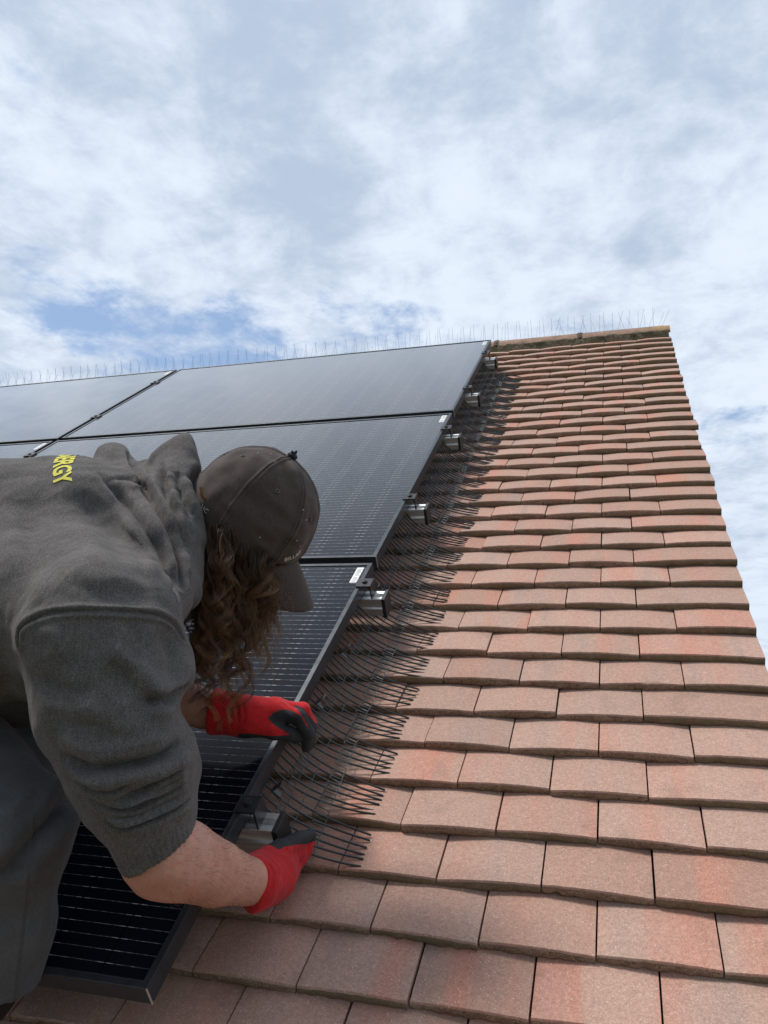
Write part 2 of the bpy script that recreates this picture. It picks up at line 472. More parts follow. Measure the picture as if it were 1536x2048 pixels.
def build_tiles():
    V = []; F = []; MI = []; CO = []; n0 = 0
    NU = 17
    s = np.linspace(-1, 1, NU)
    k0, k1 = int(math.floor(V_EAVE / TG)), 28
    for k in range(k0, k1 + 1):
        odd = k % 2
        rows = []
        x = U1
        if odd:
            rows.append((U1 - 1.5 * TW, U1)); x = U1 - 1.5 * TW
        while x > U0:
            rows.append((x - TW, x)); x -= TW
        for (a, b) in rows:
            w = b - a
            near = a > -2.6
            jit = rng.normal(0, 1, 6)
            dv = 0.0014 * jit[0]; dh = 0.0009 * jit[1]; tw = 0.0012 * jit[2]; sk = 0.0012 * jit[3]
            gap = 0.0011 + 0.0005 * abs(jit[4])
            uu = 0.5 * (a + b) + s * (w / 2 - gap)
            if b >= U1 - 1e-6:
                uu = a + gap + (s + 1) / 2 * (w - gap + 0.003 * jit[5])
            cam_t = 0.0033 * (1 - s ** 2); cam_b = 0.0022 * (1 - s ** 2)
            rag = rng.normal(0, 1, NU); rag += np.where(rng.random(NU) < 0.06, rng.uniform(1.5, 4.0, NU), 0)
            #        v, h, camber, ragged
            prof = [(0.0045, -0.004, 0.3, 0), (0.0006, -0.0004, 0.55, 1.0), (-0.0006, 0.0030, 0.65, 0.9), (-0.0010, 0.0085, 0.85, 0.35), (0.0000, 0.0142, 1.0, 0.25), (0.0024, 0.0168, 1.0, 0.12), (0.016, 0.0152, 1.0, 0), (0.06, 0.0076, 1.0, 0), (TG + 0.016, -0.0032, 1.0, 0)]
            G = np.zeros((len(prof), NU + 2, 3))
            for r, (v, h, cm, rg) in enumerate(prof):
                vv = k * TG + v + dv + sk * s + rg * 0.0010 * rag
                hh = h + cm * cam_t * (1 if r > 3 else 0.8) + dh + tw * s + rg * 0.0010 * np.roll(rag, 3)
                G[r, 1:-1, 0] = uu; G[r, 1:-1, 1] = vv; G[r, 1:-1, 2] = hh
                G[r, 0] = G[r, 1] + (0, 0, -0.010 if r > 1 else -0.004); G[r, -1] = G[r, -2] + (0, 0, -0.010 if r > 1 else -0.004)
            nr, nc = G.shape[:2]
            V.append(G.reshape(-1, 3))
            i = np.arange(nr - 1)[:, None] * nc; j = np.arange(nc - 1)[None, :]
            f = np.stack([i + j, i + j + 1, i + nc + j + 1, i + nc + j], -1)
            F.append(f.reshape(-1, 4) + n0); n0 += nr * nc
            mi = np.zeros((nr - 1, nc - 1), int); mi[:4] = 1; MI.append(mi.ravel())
            c = rng.random(3)
            CO.append(np.broadcast_to(np.array([c[0], c[1], c[2], 1.0 if rng.random() < 0.3 or b >= U1 - 1e-6 else 0.25]), (nr * nc, 4)))
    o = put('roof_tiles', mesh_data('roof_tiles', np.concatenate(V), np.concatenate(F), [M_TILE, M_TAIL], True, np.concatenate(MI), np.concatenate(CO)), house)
    return sharp(o, 50)


build_tiles()
# roof deck under the tiles, both slopes, and walls down to the ground (all in roof axes of the house root)
def to_house(p):
    p = np.asarray(p, float) - np.array([0, 0, Z0])
    return np.stack([p[:, 0], CP * p[:, 1] + SP * p[:, 2], -SP * p[:, 1] + CP * p[:, 2]], 1)


ya, za = CP * V_APEX, SP * V_APEX + Z0
ye, ze = CP * V_EAVE, SP * V_EAVE + Z0
yb = 2 * ya - ye
mb = MB()
A = [(ye, ze - 0.02), (ya, za - 0.02), (yb, ze - 0.02), (yb, ze - 0.09), (ya, za - 0.09), (ye, ze - 0.09)]
for a_, b_ in (((ye, ze), (ya, za)), ((yb, ze), (ya, za))):
    pts = [(u, a_[0] if q == 0 else b_[0], (a_[1] if q == 0 else b_[1]) - d) for u in (U0, U1 - 0.004) for q in (0, 1) for d in (0.016, 0.08)]
    mb.add(to_house(pts), [(0, 1, 3, 2), (4, 6, 7, 5), (0, 4, 5, 1), (2, 3, 7, 6), (0, 2, 6, 4), (1, 5, 7, 3)])
mb.build('roof_deck', M_UNDER, house)
mb = MB()       # far slope, tiled surface as courses
nk = int((V_APEX - V_EAVE) / TG)
for k in range(nk):
    t0, t1 = k / nk, (k + 1) / nk
    y0_, z0_ = yb + (ya - yb) * t0, ze + (za - ze) * t0
    y1_, z1_ = yb + (ya - yb) * t1, ze + (za - ze) * t1
    pts = [(u, y, z) for u in (U0, U1) for (y, z) in ((y0_, z0_ - 0.008), (y0_, z0_ + 0.012), (y1_, z1_ + 0.000))]
    mb.add(to_house(pts), [(0, 1, 4, 3), (1, 2, 5, 4), (0, 2, 1), (3, 4, 5)])
fs = mb.build('far_slope', [M_TILE], house)
# walls
wx1, wx0 = U1 - 0.06, U0 + 0.1
wy0, wy1 = ye + 0.30, yb - 0.30
zw = ze + (wy0 - ye) * math.tan(PITCH) - 0.10
mb = MB()
ring = [(wx0, wy0), (wx1, wy0), (wx1, wy1), (wx0, wy1)]
pts = [(x, y, 0.0) for x, y in ring] + [(x, y, zw) for x, y in ring] + [(wx0, ya, za - 0.11), (wx1, ya, za - 0.11)]
mb.add(to_house(pts), [(0, 1, 5, 4), (1, 2, 6, 9, 5), (2, 3, 7, 6), (3, 0, 4, 8, 7)])
mb.build('brick_wall', M_BRICK, house)
# verge undercloak with mortar
mb = MB()
n = 90
vs = np.linspace(V_EAVE, V_APEX - 0.03, n)
w_ = rng.normal(0, 0.0018, (n, 2))
pts = np.concatenate([[(U1 - 0.012 + w_[i, 0], v, -0.002), (U1 - 0.008 + w_[i, 1], v, -0.024), (U1 - 0.06, v, -0.024), (U1 - 0.06, v, -0.002)] for i, v in enumerate(vs)])
f = []
for i in range(n - 1):
    for j in range(4):
        f.append((4 * i + j, 4 * i + (j + 1) % 4, 4 * i + 4 + (j + 1) % 4, 4 * i + 4 + j))
mb.add(pts, f); mb.build('verge_mortar', M_MORT, house)
# gutter
mb = MB()
gp = np.array([(0.062 * math.cos(a), -0.062 * math.sin(a)) for a in np.linspace(0, math.pi, 9)])
for i in range(8):
    pts = [(u, ye - 0.03 + q[0], ze - 0.06 + q[1]) for u in (U0, U1 - 0.02) for q in (gp[i], gp[i + 1])]
    mb.add(to_house(pts), [(0, 1, 3, 2)])
mb.build('gutter', M_GUTTER, house, True)

# ridge tiles on a mossy mortar bed
RY, RZ, RR = CP * 3.068 + SP * 0.068, SP * 3.068 - CP * 0.068 + Z0, 0.115
RIDGE_J = [U1 + 0.004, -0.128, -0.128 - 0.455, -0.128 - 0.91]
while RIDGE_J[-1] > U0: RIDGE_J.append(RIDGE_J[-1] - 0.455)
for i in range(len(RIDGE_J) - 1):
    b, a = RIDGE_J[i] - (0.004 if i else 0), RIDGE_J[i + 1] + 0.004
    ang = np.linspace(math.radians(-62), math.radians(62), 19)
    nu = 8
    G = []
    for x in np.linspace(a, b, nu):
        for rr in (RR, RR - 0.014):
            G.append([(x, RY + rr * math.sin(t), RZ + rr * math.cos(t)) for t in ang])
    G = np.array(G)                       # (nu*2, 19, 3)
    dj = rng.normal(0, 0.0012, 2)
    G[..., 2] += dj[0]; G[..., 1] += dj[1]
    f = []; na = len(ang); idx = lambda q, j: q * na + j
    for q in range(nu - 1):
        for j in range(na - 1):
            f.append((idx(2 * q, j), idx(2 * q + 2, j), idx(2 * q + 2, j + 1), idx(2 * q, j + 1)))
            f.append((idx(2 * q + 1, j), idx(2 * q + 1, j + 1), idx(2 * q + 3, j + 1), idx(2 * q + 3, j)))
        for j in (0, na - 1):
            f.append((idx(2 * q, j), idx(2 * q + 1, j), idx(2 * q + 3, j), idx(2 * q + 2, j)))
    for q in (0, nu - 1):
        for j in range(na - 1):
            f.append((idx(2 * q, j), idx(2 * q, j + 1), idx(2 * q + 1, j + 1), idx(2 * q + 1, j)))
    xs_ = G.reshape(-1, 3)[:, 0]
    lich = np.clip((xs_ - (U1 - 0.17)) / 0.10, 0, 1)
    co_ = np.stack([lich, lich, lich, np.ones_like(lich)], 1)
    rt = put('ridge_tile', mesh_data('ridge_tile', to_house(G.reshape(-1, 3)), f, M_RIDGE, True, None, co_), house)
    sharp(rt, 50)
n = 260
xs_ = np.linspace(U0, U1 - 0.004, n)
mb = MB(); pts = []
for i, x in enumerate(xs_):
    jn = rng.normal(0, 1, 4) * 0.0022
    for sgn in (-1, 1):
        e = RY + sgn * (0.100 + 0.0)
        zr = (RY - abs(e - RY)) * math.tan(PITCH) + Z0
        pts += [(x, RY + sgn * (0.096 + jn[0]), RZ + 0.062), (x, RY + sgn * (0.107 + jn[1]), RZ + 0.050), (x, RY + sgn * (0.112 + jn[2]), zr + 0.014 + jn[3]), (x, RY + sgn * 0.118, zr - 0.03)]
f = []
for i in range(n - 1):
    for o_ in (0, 4):
        for j in range(3):
            f.append((8 * i + o_ + j, 8 * i + o_ + j + 1, 8 * i + 8 + o_ + j + 1, 8 * i + 8 + o_ + j))
for e in (0, 8 * (n - 1)):
    f.append((e, e + 1, e + 2, e + 3, e + 7, e + 6, e + 5, e + 4))
mb.add(to_house(pts), f); mb.build('ridge_mortar', M_MORT, house)
for x in RIDGE_J[1:-1]:      # mortar squeezed out at the joints between ridge tiles
    mb = MB()
    ang = np.linspace(math.radians(-62), math.radians(62), 19)
    prof = [(-0.016, RR - 0.004), (-0.010, RR + 0.004), (0.002, RR + 0.0065), (0.013, RR + 0.003), (0.018, RR - 0.004)]
    G = np.array([[(x + px_ + rng.normal(0, 0.0016), RY + (r_ + rng.normal(0, 0.0012)) * math.sin(t), RZ + (r_ + rng.normal(0, 0.0012)) * math.cos(t)) for t in ang] for px_, r_ in prof])
    f = [(i * 19 + j, i * 19 + j + 1, i * 19 + 20 + j, i * 19 + 19 + j) for i in range(4) for j in range(18)]
    mb.add(to_house(G.reshape(-1, 3)), f)
    mb.build('ridge_joint_mortar', M_MORT, house, True)

# ------------------------------------------------------------------ bird spikes along the ridge
spike_me = mesh_data('spike', *tube_arrays(np.array([(0, 0, 0), (0, 0, 0.108)]), [0.0007, 0.0006], 5)[:2], M_SPIKE)
strip_w = 0.325
mbb = MB().box(-strip_w / 2 + 0.003, strip_w / 2 - 0.003, -0.014, 0.014, 0, 0.004)
base_me = mesh_data('spike_base', np.concatenate(mbb.v), mbb.f, M_SPIKEB, False)
NSTR = 17
for i in range(NSTR):
    xc = U1 - 0.02 - strip_w * (i + 0.5)
    pos = ('at the gable end of the ridge above the yellow lichen' if i == 0 else 'second from the gable end, over bare ridge tiles' if i == 1 else None)
    lab = {0: 'bird spike strip at the gable end of the ridge beside yellow lichen',
           1: 'bird spike strip second from the gable end, across the mossy ridge tile joint',
           2: 'bird spike strip third from the gable end, over the bare ridge left of the joint',
           3: 'bird spike strip on the ridge just right of the top panel corner'}.get(i, 'row of thin steel bird spikes on the ridge behind the upper solar panels')
    r = empty('bird_spike_strip', (xc, RY, RZ + RR + 0.001), None, lab, 'bird spikes', 'bird spike strips along the ridge')
    put('spike_base', base_me, r)
    ns = 15
    for j in range(ns):
        s_ = put('spike', spike_me, r, (-strip_w / 2 + strip_w * (j + 0.5) / ns + rng.normal(0, 0.0035), rng.normal(0, 0.004), 0.003))
        lean = (0.42, -0.42, 0.05)[j % 3] + rng.normal(0, 0.04)
        side = rng.normal(0, 0.035)
        if i < 2 and j % 2: side += rng.choice([-0.3, 0.3])
        if i == 0 and j == ns - 1: side = 0.42
        s_.rotation_euler = (lean, side, 0)

# ------------------------------------------------------------------ solar panels
PW, PH, PT = 1.800, 1.138, 0.030
HT = 0.155                        # height of the panel tops above the tiles
UE = -0.5515                      # right hand edge of the array
ROWS = [(-0.850, 0.288), (0.3215, 1.4815), (1.515, 2.662)]
LIP = 0.0105


def make_panel():
    r = bpy.data.objects.new('solar_panel', None); COL.objects.link(r); r.empty_display_size = 0.05
    mb = MB()
    o = [(0, 0), (PW, 0), (PW, PH), (0, PH)]; i_ = [(LIP, LIP), (PW - LIP, LIP), (PW - LIP, PH - LIP), (LIP, PH - LIP)]
    fl = 0.026
    i2 = [(fl, fl), (PW - fl, fl), (PW - fl, PH - fl), (fl, PH - fl)]
    pts = [(x, y, 0) for x, y in o] + [(x, y, 0) for x, y in i_] + [(x, y, -PT) for x, y in o] + [(x, y, -0.004) for x, y in i_] + [(x, y, -PT) for x, y in i2] + [(x, y, -PT + 0.002) for x, y in i2] + [(x, y, -PT + 0.002) for x, y in [(0.002, 0.002), (PW - 0.002, 0.002), (PW - 0.002, PH - 0.002), (0.002, PH - 0.002)]]
    f = []
    for k in range(4):
        q = (k + 1) % 4
        f += [(k, q, 4 + q, 4 + k), (8 + k, 8 + q, q, k), (4 + k, 4 + q, 12 + q, 12 + k), (8 + q, 8 + k, 16 + k, 16 + q)]
    mb.add(pts, f)
    fr = mb.build('frame', M_FRAME, r)
    bevel(fr, 0.0007, 2)
    mb = MB().box(LIP - 0.003, PW - LIP + 0.003, LIP - 0.003, PH - LIP + 0.003, -0.0062, -0.0022)
    mb.build('glass', M_GLASS, r)
    mb = MB().box(LIP, PW - LIP, LIP, PH - LIP, -0.0085, -0.0066)
    mb.build('backsheet', M_BLACKP, r)
    # bare metal showing in the mitre of the lower right corner
    MB().box(PW - 0.0012, PW + 0.0006, -0.0006, 0.0012, -PT, -0.0005).build('corner_seam', M_RAW, r)
    st = MB().box(PW - LIP - 0.024, PW - LIP - 0.006, PH - LIP - 0.085, PH - LIP - 0.010, -0.0022, -0.0017).build('sticker', M_STICK, r)
    mb = MB()
    for j in range(11):
        if j in (4,): continue
        mb.box(PW - LIP - 0.020, PW - LIP - 0.011 + (0.003 if j % 3 else 0), PH - LIP - 0.080 + j * 0.006, PH - LIP - 0.080 + j * 0.006 + 0.0022, -0.0017, -0.0015)
    mb.build('barcode', M_PRINT, st)
    return r


def copy_tree(o, parent=None):
    c = o.copy(); COL.objects.link(c)
    if parent is not None: c.parent = parent
    for ch in list(o.children): copy_tree(ch, c)
    return c


names = {(0, 0): 'black solar panel under the worker, lowest of the right hand column',
         (1, 0): 'middle black solar panel of the right hand column, behind the cap',
         (2, 0): 'top black solar panel of the right hand column, ending beside the ridge tiles',
         (2, 1): 'top solar panel of the left column, its corner at the cross of dark gaps',
         (1, 1): 'solar panel left of the cross of gaps, mostly behind the worker back',
         (0, 1): 'lowest solar panel of the left column, behind the worker legs'}
pan0 = make_panel(); first = True
PANELS = []
for c_ in range(3):
    for r_, (v0, v1) in enumerate(ROWS):
        if (r_, c_) not in names and not (c_ == 2 and r_ == 2): continue
        p = pan0 if first else copy_tree(pan0)
        first = False
        M = ROOF_ROT.to_4x4(); M.translation = Vector(RW(UE - PW - c_ * (PW + 0.022), v0, HT).tolist())
        p.matrix_world = M
        p.scale = (1, (v1 - v0) / PH, 1)
        tag(p, names.get((r_, c_), 'top solar panel of the third column, running out of frame at left'), 'solar panel', 'solar panels on the roof')

# ------------------------------------------------------------------ rails, end caps and clamps
CLV = [-0.533, 0.189 - 0.006, 0.690, 1.305, 1.812, 2.393]
RAIL_TOP = HT - PT - 0.002        # frames rest on the rails
URE = UE + 0.060
rail_poly = [(-0.019, 0.0), (-0.007, 0.0), (-0.007, -0.009), (0.007, -0.009), (0.007, 0.0), (0.019, 0.0), (0.019, -0.013), (0.0155, -0.016), (0.0155, -0.024), (0.021, -0.027), (0.021, -0.046), (-0.021, -0.046), (-0.021, -0.027), (-0.0155, -0.024), (-0.0155, -0.016), (-0.019, -0.013)]
LROW = ['lowest mounting rail, its silver end beside the gloved right hand', 'second mounting rail from the bottom, its silver end below the white sticker',
        'third mounting rail from the bottom, silver end right of the middle panel', 'fourth mounting rail from the bottom, silver end near the middle panel top corner',
        'fifth mounting rail from the bottom, silver end beside the top panel', 'topmost mounting rail, its silver end just under the ridge']
CROW = ['black end clamp on the lowest panel above the gloved right hand', 'black end clamp just below the white sticker of the lowest panel', 'black end clamp on the lower half of the middle panel edge',
        'black end clamp near the top corner of the middle panel', 'black end clamp on the lower half of the top panel edge', 'topmost black end clamp, just below the ridge']
cap_me = None
for i, v in enumerate(CLV):
    r = empty('mounting_rail', RW(URE, v, RAIL_TOP), ROOF_ROT, LROW[i], 'mounting rail', 'mounting rails under the panels')
    b = MB().prism(rail_poly, -6.0, -0.008, 0).build('rail_bar', M_ALU, r)
    bevel(b, 0.0006, 1)
    c = MB().prism([(-0.023, 0.002), (0.023, 0.002), (0.0235, -0.012), (0.025, -0.026), (0.025, -0.049), (-0.025, -0.049), (-0.025, -0.026), (-0.0235, -0.012)], -0.010, -0.001, 0).build('end_cap', M_BLACKP, r)
    bevel(c, 0.001, 2)
    # end clamp
    k = empty('end_clamp', RW(UE, v, HT), ROOF_ROT, CROW[i], 'clamp', 'end clamps along the panel edge')
    mb = MB()
    W2 = 0.019
    prof = [(-0.008, 0.0006), (0.024, 0.0006), (0.024, -0.032), (0.0275, -0.032), (0.0275, 0.0042), (-0.010, 0.0042), (-0.011, 0.0030)]
    mb.prism([(-W2, 0), (W2, 0), (W2, 1), (-W2, 1)], 0, 1, 0)
    mb = MB()
    n_ = len(prof)
    pts = [(x, s_ * W2, z) for s_ in (-1, 1) for x, z in prof]
    mb.add(pts, [list(range(n_)), list(range(n_, 2 * n_))[::-1]] + [(q, n_ + q, n_ + (q + 1) % n_, (q + 1) % n_) for q in range(n_)])
    br = mb.build('bracket', M_CLAMP, k); bevel(br, 0.0006, 2)
    bm_ = MB().cyl((0.009, 0, 0.0042), (0, 0, 1), 0.0068, 0.0052, 20, 0.0060)
    bo = bm_.build('bolt', M_BLACKP, k, False); bevel(bo, 0.0006, 2)
    MB().cyl((0.009, 0, 0.0095), (0, 0, 1), 0.0030, 0.0003, 6).build('hex_socket', M_UNDER, bo)
# mid clamps in the gap between the columns
MLAB = {1: None}
for i, v in enumerate(CLV):
    k = empty('mid_clamp', RW(UE - PW - 0.011, v, HT), ROOF_ROT, {5: 'upper small black mid clamp in the gap between the top panels', 4: 'lower small black mid clamp in the gap between the top panels', 3: 'small black mid clamp just below the cross of panel gaps'}.get(i, 'small black mid clamp in the panel gap hidden by the worker'), 'clamp', 'mid clamps between the panel columns')
    p_ = MB().box(-0.021, 0.021, -0.019, 0.019, 0.0005, 0.004).build('clamp_plate', M_CLAMP, k); bevel(p_, 0.0006, 1)
    MB().cyl((0, 0, 0.004), (0, 0, 1), 0.0065, 0.005, 16).build('bolt', M_BLACKP, k)

# ------------------------------------------------------------------ bird guard mesh along the panel edge
TP = 0.0186
prof_u = np.array([(-0.008, 0.116), (0.006, 0.096), (0.024, 0.075), (0.046, 0.057), (0.074, 0.0415), (0.106, 0.0295), (0.138, 0.0205), (0.168, 0.0145)])
FREE = prof_u.copy()


def tine_curve(dv_tip, lift, n=22):
    p = bez(prof_u, n)
    t = np.linspace(0, 1, n)
    return np.stack([UE + p[:, 0], dv_tip * t ** 2.0, p[:, 1] + lift * t ** 1.5], 1)


sections = [(-0.528, 0.475, 'bird guard wire mesh bottom length, held by both gloved hands'),
            (0.475, 1.40, 'bird guard wire mesh middle length, beside the middle panel'),
            (1.40, 2.44, 'bird guard wire mesh upper length, beside the top panel below the ridge')]
ntine = 0
for (va, vb, lab) in sections:
    root = empty('bird_guard', RW(UE, va, 0), ROOF_ROT, lab, 'bird guard', 'bird guard mesh along the panel edge')
    n = int((vb - va) / TP)
    wob = lambda v: 0.003 * math.sin(v * 9.1) + 0.002 * math.sin(v * 23.0 + 1)
    vsn = va + TP * (np.arange(n) + 0.5)
    cur = []
    for v in vsn:
        k = math.floor(v / TG + 1e-6); fr = v / TG - k
        # tips rest on the tile and slide towards the lower end of each course
        lift = -0.013 * fr * 0.8 + rng.normal(0, 0.0012) + 0.0035
        tip = -0.020 * (fr - 0.25) + rng.normal(0, 0.0016)
        c = tine_curve(tip, lift)
        c[:, 0] += (wob(v) + rng.normal(0, 0.0012)) * np.linspace(0.2, 1, len(c))
        c[:, 1] += v - va + rng.normal(0, 0.0007)
        c[:, 0] -= UE
        cur.append(c)
        me = mesh_data('tine', *tube_arrays(c, 0.0020, 6)[:2], M_WIRE)
        put('tine', me, root)
    cur = np.array(cur)
    ts = np.linspace(0, 1, cur.shape[1])
    at = lambda i, t: np.array([np.interp(t, ts, cur[i][:, q]) for q in range(3)])
    for t in (0.30, 0.42, 0.64):
        pts = np.array([at(i, t) + (0, 0, 0.0018) for i in range(n)])
        me = mesh_data('line_wire', *tube_arrays(pts, 0.0009, 5)[:2], M_WIRE2); put('line_wire', me, root)
    for t0, t1 in ((0.225, 0.30), (0.545, 0.64)):
        pts = []
        for i in range(n - 1):
            for a_, (tt, fr_) in enumerate(((t1, 0.10), (t1, 0.42), (t0 * 0.85 + t1 * 0.15, 0.47), (t0, 0.55), (t0, 0.78), (t0 * 0.85 + t1 * 0.15, 0.88), (t1, 0.93))):
                pts.append(at(i, tt) * (1 - fr_) + at(i + 1, tt) * fr_ + (0, 0, 0.0022))
        me = mesh_data('zigzag_wire', *tube_arrays(np.array(pts), 0.0011, 4)[:2], M_WIRE2); put('zigzag_wire', me, root)

# small grey clips that hook the mesh under the frame
for i, v in enumerate((-0.44, -0.20, -0.02, 0.24, 0.93)):
    k = empty('mesh_clip', RW(UE + 0.004, v, HT - PT - 0.030), ROOF_ROT,
              ['grey mesh clip nearest the lowest rail end', 'grey mesh clip just above the gloved left hand', 'grey mesh clip on the lowest panel, halfway up to the second rail', 'grey mesh clip beside the white sticker of the lowest panel', 'grey mesh clip beside the upper half of the middle panel'][i], 'clip', 'clips holding the bird guard')
    b = MB().box(-0.006, 0.014, -0.007, 0.007, 0.0, 0.0016).box(-0.006, -0.0044, -0.007, 0.007, 0.0, 0.03).build('clip_tab', M_CLIP, k)
    b.rotation_euler = (0, 0.9, 0); bevel(b, 0.0004, 1)

# ================================================================== the worker
def LP(x, y, d):
    """a point d metres in front of the camera, seen at pixel x, y of the photograph (lens axes)"""
    return np.array([(x - 768.0) / FPX * d, (y - 1024.0) / FPX * d, d])


def toW(p):
    return CAM + np.asarray(p) @ CR


class Field:
    """signed distance field on a grid (lens axes, metres)"""

    def __init__(s, lo, hi, res):
        s.lo = np.array(lo, float); s.res = res
        s.n = np.ceil((np.array(hi) - s.lo) / res).astype(int) + 1
        s.D = np.full(s.n, 0.5, np.float32)

    def win(s, lo, hi):
        a = np.clip(np.floor((np.array(lo) - s.lo) / s.res).astype(int), 0, s.n - 1)
        b = np.clip(np.ceil((np.array(hi) - s.lo) / s.res).astype(int) + 1, 1, s.n)
        g = [s.lo[i] + s.res * np.arange(a[i], b[i], dtype=np.float32) for i in range(3)]
        sl = tuple(slice(a[i], b[i]) for i in range(3))
        return sl, np.meshgrid(*g, indexing='ij', sparse=True)

    def comb(s, sl, d, k, mode):
        A = s.D[sl]
        if mode == 'add':
            h = np.clip(0.5 + 0.5 * (A - d) / k, 0, 1)
            s.D[sl] = A * (1 - h) + d * h - k * h * (1 - h)
        else:                       # smooth subtraction
            h = np.clip(0.5 - 0.5 * (A + d) / k, 0, 1)
            s.D[sl] = A * (1 - h) - d * h + k * h * (1 - h)

    def cone(s, p0, p1, r0, r1=None, k=0.02, mode='add', clip=None):
        p0 = np.asarray(p0, float); p1 = np.asarray(p1, float); r1 = r0 if r1 is None else r1
        m = max(r0, r1) + 3 * k + 0.01
        sl, (X, Y, Z) = s.win(np.minimum(p0, p1) - m, np.maximum(p0, p1) + m)
        ba = p1 - p0; L = float(ba @ ba) + 1e-9
        t = np.clip(((X - p0[0]) * ba[0] + (Y - p0[1]) * ba[1] + (Z - p0[2]) * ba[2]) / L, 0, 1)
        d = np.sqrt((X - p0[0] - t * ba[0]) ** 2 + (Y - p0[1] - t * ba[1]) ** 2 + (Z - p0[2] - t * ba[2]) ** 2) - (r0 + (r1 - r0) * t)
        if clip is not None:
            for q, nn in clip:
                nn = np.asarray(nn, float) / np.linalg.norm(nn)
                d = np.maximum(d, (X - q[0]) * nn[0] + (Y - q[1]) * nn[1] + (Z - q[2]) * nn[2])
        s.comb(sl, d.astype(np.float32), k, mode)
        return s

    def chain(s, pts, rs, k=0.02, mode='add', clip=None):
        for i in range(len(pts) - 1):
            s.cone(pts[i], pts[i + 1], rs[i], rs[i + 1], k, mode, clip)
        return s

    def ell(s, c, axes, rad, k=0.02, mode='add', clip=None, pw=2.0):
        c = np.asarray(c, float); rad = np.asarray(rad, float); m = rad.max() + 3 * k + 0.01
        sl, (X, Y, Z) = s.win(c - m, c + m)
        e = 0; e2 = 0
        for a, r in zip(axes, rad):
            q = (X - c[0]) * a[0] + (Y - c[1]) * a[1] + (Z - c[2]) * a[2]
            e = e + np.abs(q / r) ** pw; e2 = e2 + (q / r ** 2) ** 2
        k0 = e ** (1 / pw); d = k0 * (k0 - 1) / (np.sqrt(e2) + 1e-9)
        d = np.maximum(d, -rad.min())
        if clip is not None:
            for q, nn in clip:
                nn = np.asarray(nn, float) / np.linalg.norm(nn)
                d = np.maximum(d, (X - q[0]) * nn[0] + (Y - q[1]) * nn[1] + (Z - q[2]) * nn[2])
        s.comb(sl, d.astype(np.float32), k, mode)
        return s

    def plane(s, p, nn):
        """cut away the side the normal points to"""
        nn = np.asarray(nn, float) / np.linalg.norm(nn)
        sl, (X, Y, Z) = s.win(s.lo, s.lo + s.res * s.n)
        s.D = np.maximum(s.D, ((X - p[0]) * nn[0] + (Y - p[1]) * nn[1] + (Z - p[2]) * nn[2]).astype(np.float32))
        return s

    def union(s, other, k):
        s.comb(tuple(slice(0, n) for n in s.n), other.D, k, 'add'); return s

    def mesh(s, smooth=4):
        D = s.D.copy()
        D[0] = D[-1] = 0.1; D[:, 0] = D[:, -1] = 0.1; D[:, :, 0] = D[:, :, -1] = 0.1
        ins = D < 0
        nx, ny, nz = np.array(D.shape) - 1
        cnt = np.zeros((nx, ny, nz), np.int8)
        for i in (0, 1):
            for j in (0, 1):
                for k in (0, 1):
                    cnt += ins[i:i + nx, j:j + ny, k:k + nz]
        act = (cnt > 0) & (cnt < 8)
        ci = np.argwhere(act)
        ids = np.full(act.shape, -1, np.int32); ids[act] = np.arange(len(ci))
        acc = np.zeros((len(ci), 3)); num = np.zeros(len(ci))
        corners = [(i, j, k) for i in (0, 1) for j in (0, 1) for k in (0, 1)]
        val = {c: D[ci[:, 0] + c[0], ci[:, 1] + c[1], ci[:, 2] + c[2]] for c in corners}
        for a in corners:
            for ax in range(3):
                if a[ax] == 0:
                    b = list(a); b[ax] = 1; b = tuple(b)
                    va, vb = val[a], val[b]; m = (va < 0) != (vb < 0)
                    t = va[m] / (va[m] - vb[m])
                    p = np.repeat(np.array([a], float), m.sum(), 0); p[:, ax] = t
                    acc[m] += p; num[m] += 1
        V = s.lo + s.res * (ci + acc / num[:, None])
        F = []
        for ax in range(3):
            o1, o2 = (ax + 1) % 3, (ax + 2) % 3
            A = ins.take(range(0, D.shape[ax] - 1), ax); B = ins.take(range(1, D.shape[ax]), ax)
            e = np.argwhere(A != B)
            e = e[(e[:, o1] > 0) & (e[:, o2] > 0) & (e[:, o1] < D.shape[o1] - 1) & (e[:, o2] < D.shape[o2] - 1)]
            sgn = A[e[:, 0], e[:, 1], e[:, 2]]
            q = []
            for d1, d2 in ((-1, -1), (0, -1), (0, 0), (-1, 0)):
                c = e.copy(); c[:, o1] += d1; c[:, o2] += d2
                q.append(ids[c[:, 0], c[:, 1], c[:, 2]])
            q = np.stack(q, 1); q[~sgn] = q[~sgn][:, ::-1]
            F.append(q)
        F = np.concatenate(F)
        V = relax(V, F, smooth)
        return V, F


def relax(V, F, it, lam=0.5):
    E = np.concatenate([F[:, [i, (i + 1) % 4]] for i in range(4)])
    deg = np.bincount(E[:, 0], minlength=len(V)) + np.bincount(E[:, 1], minlength=len(V)); deg = np.maximum(deg, 1)
    for i in range(it):
        L = np.zeros_like(V)
        for c in range(3):
            L[:, c] = np.bincount(E[:, 0], V[E[:, 1], c], len(V)) + np.bincount(E[:, 1], V[E[:, 0], c], len(V))
        V = V + (lam if i % 2 == 0 else -lam * 1.03) * (L / deg[:, None] - V)
    return V


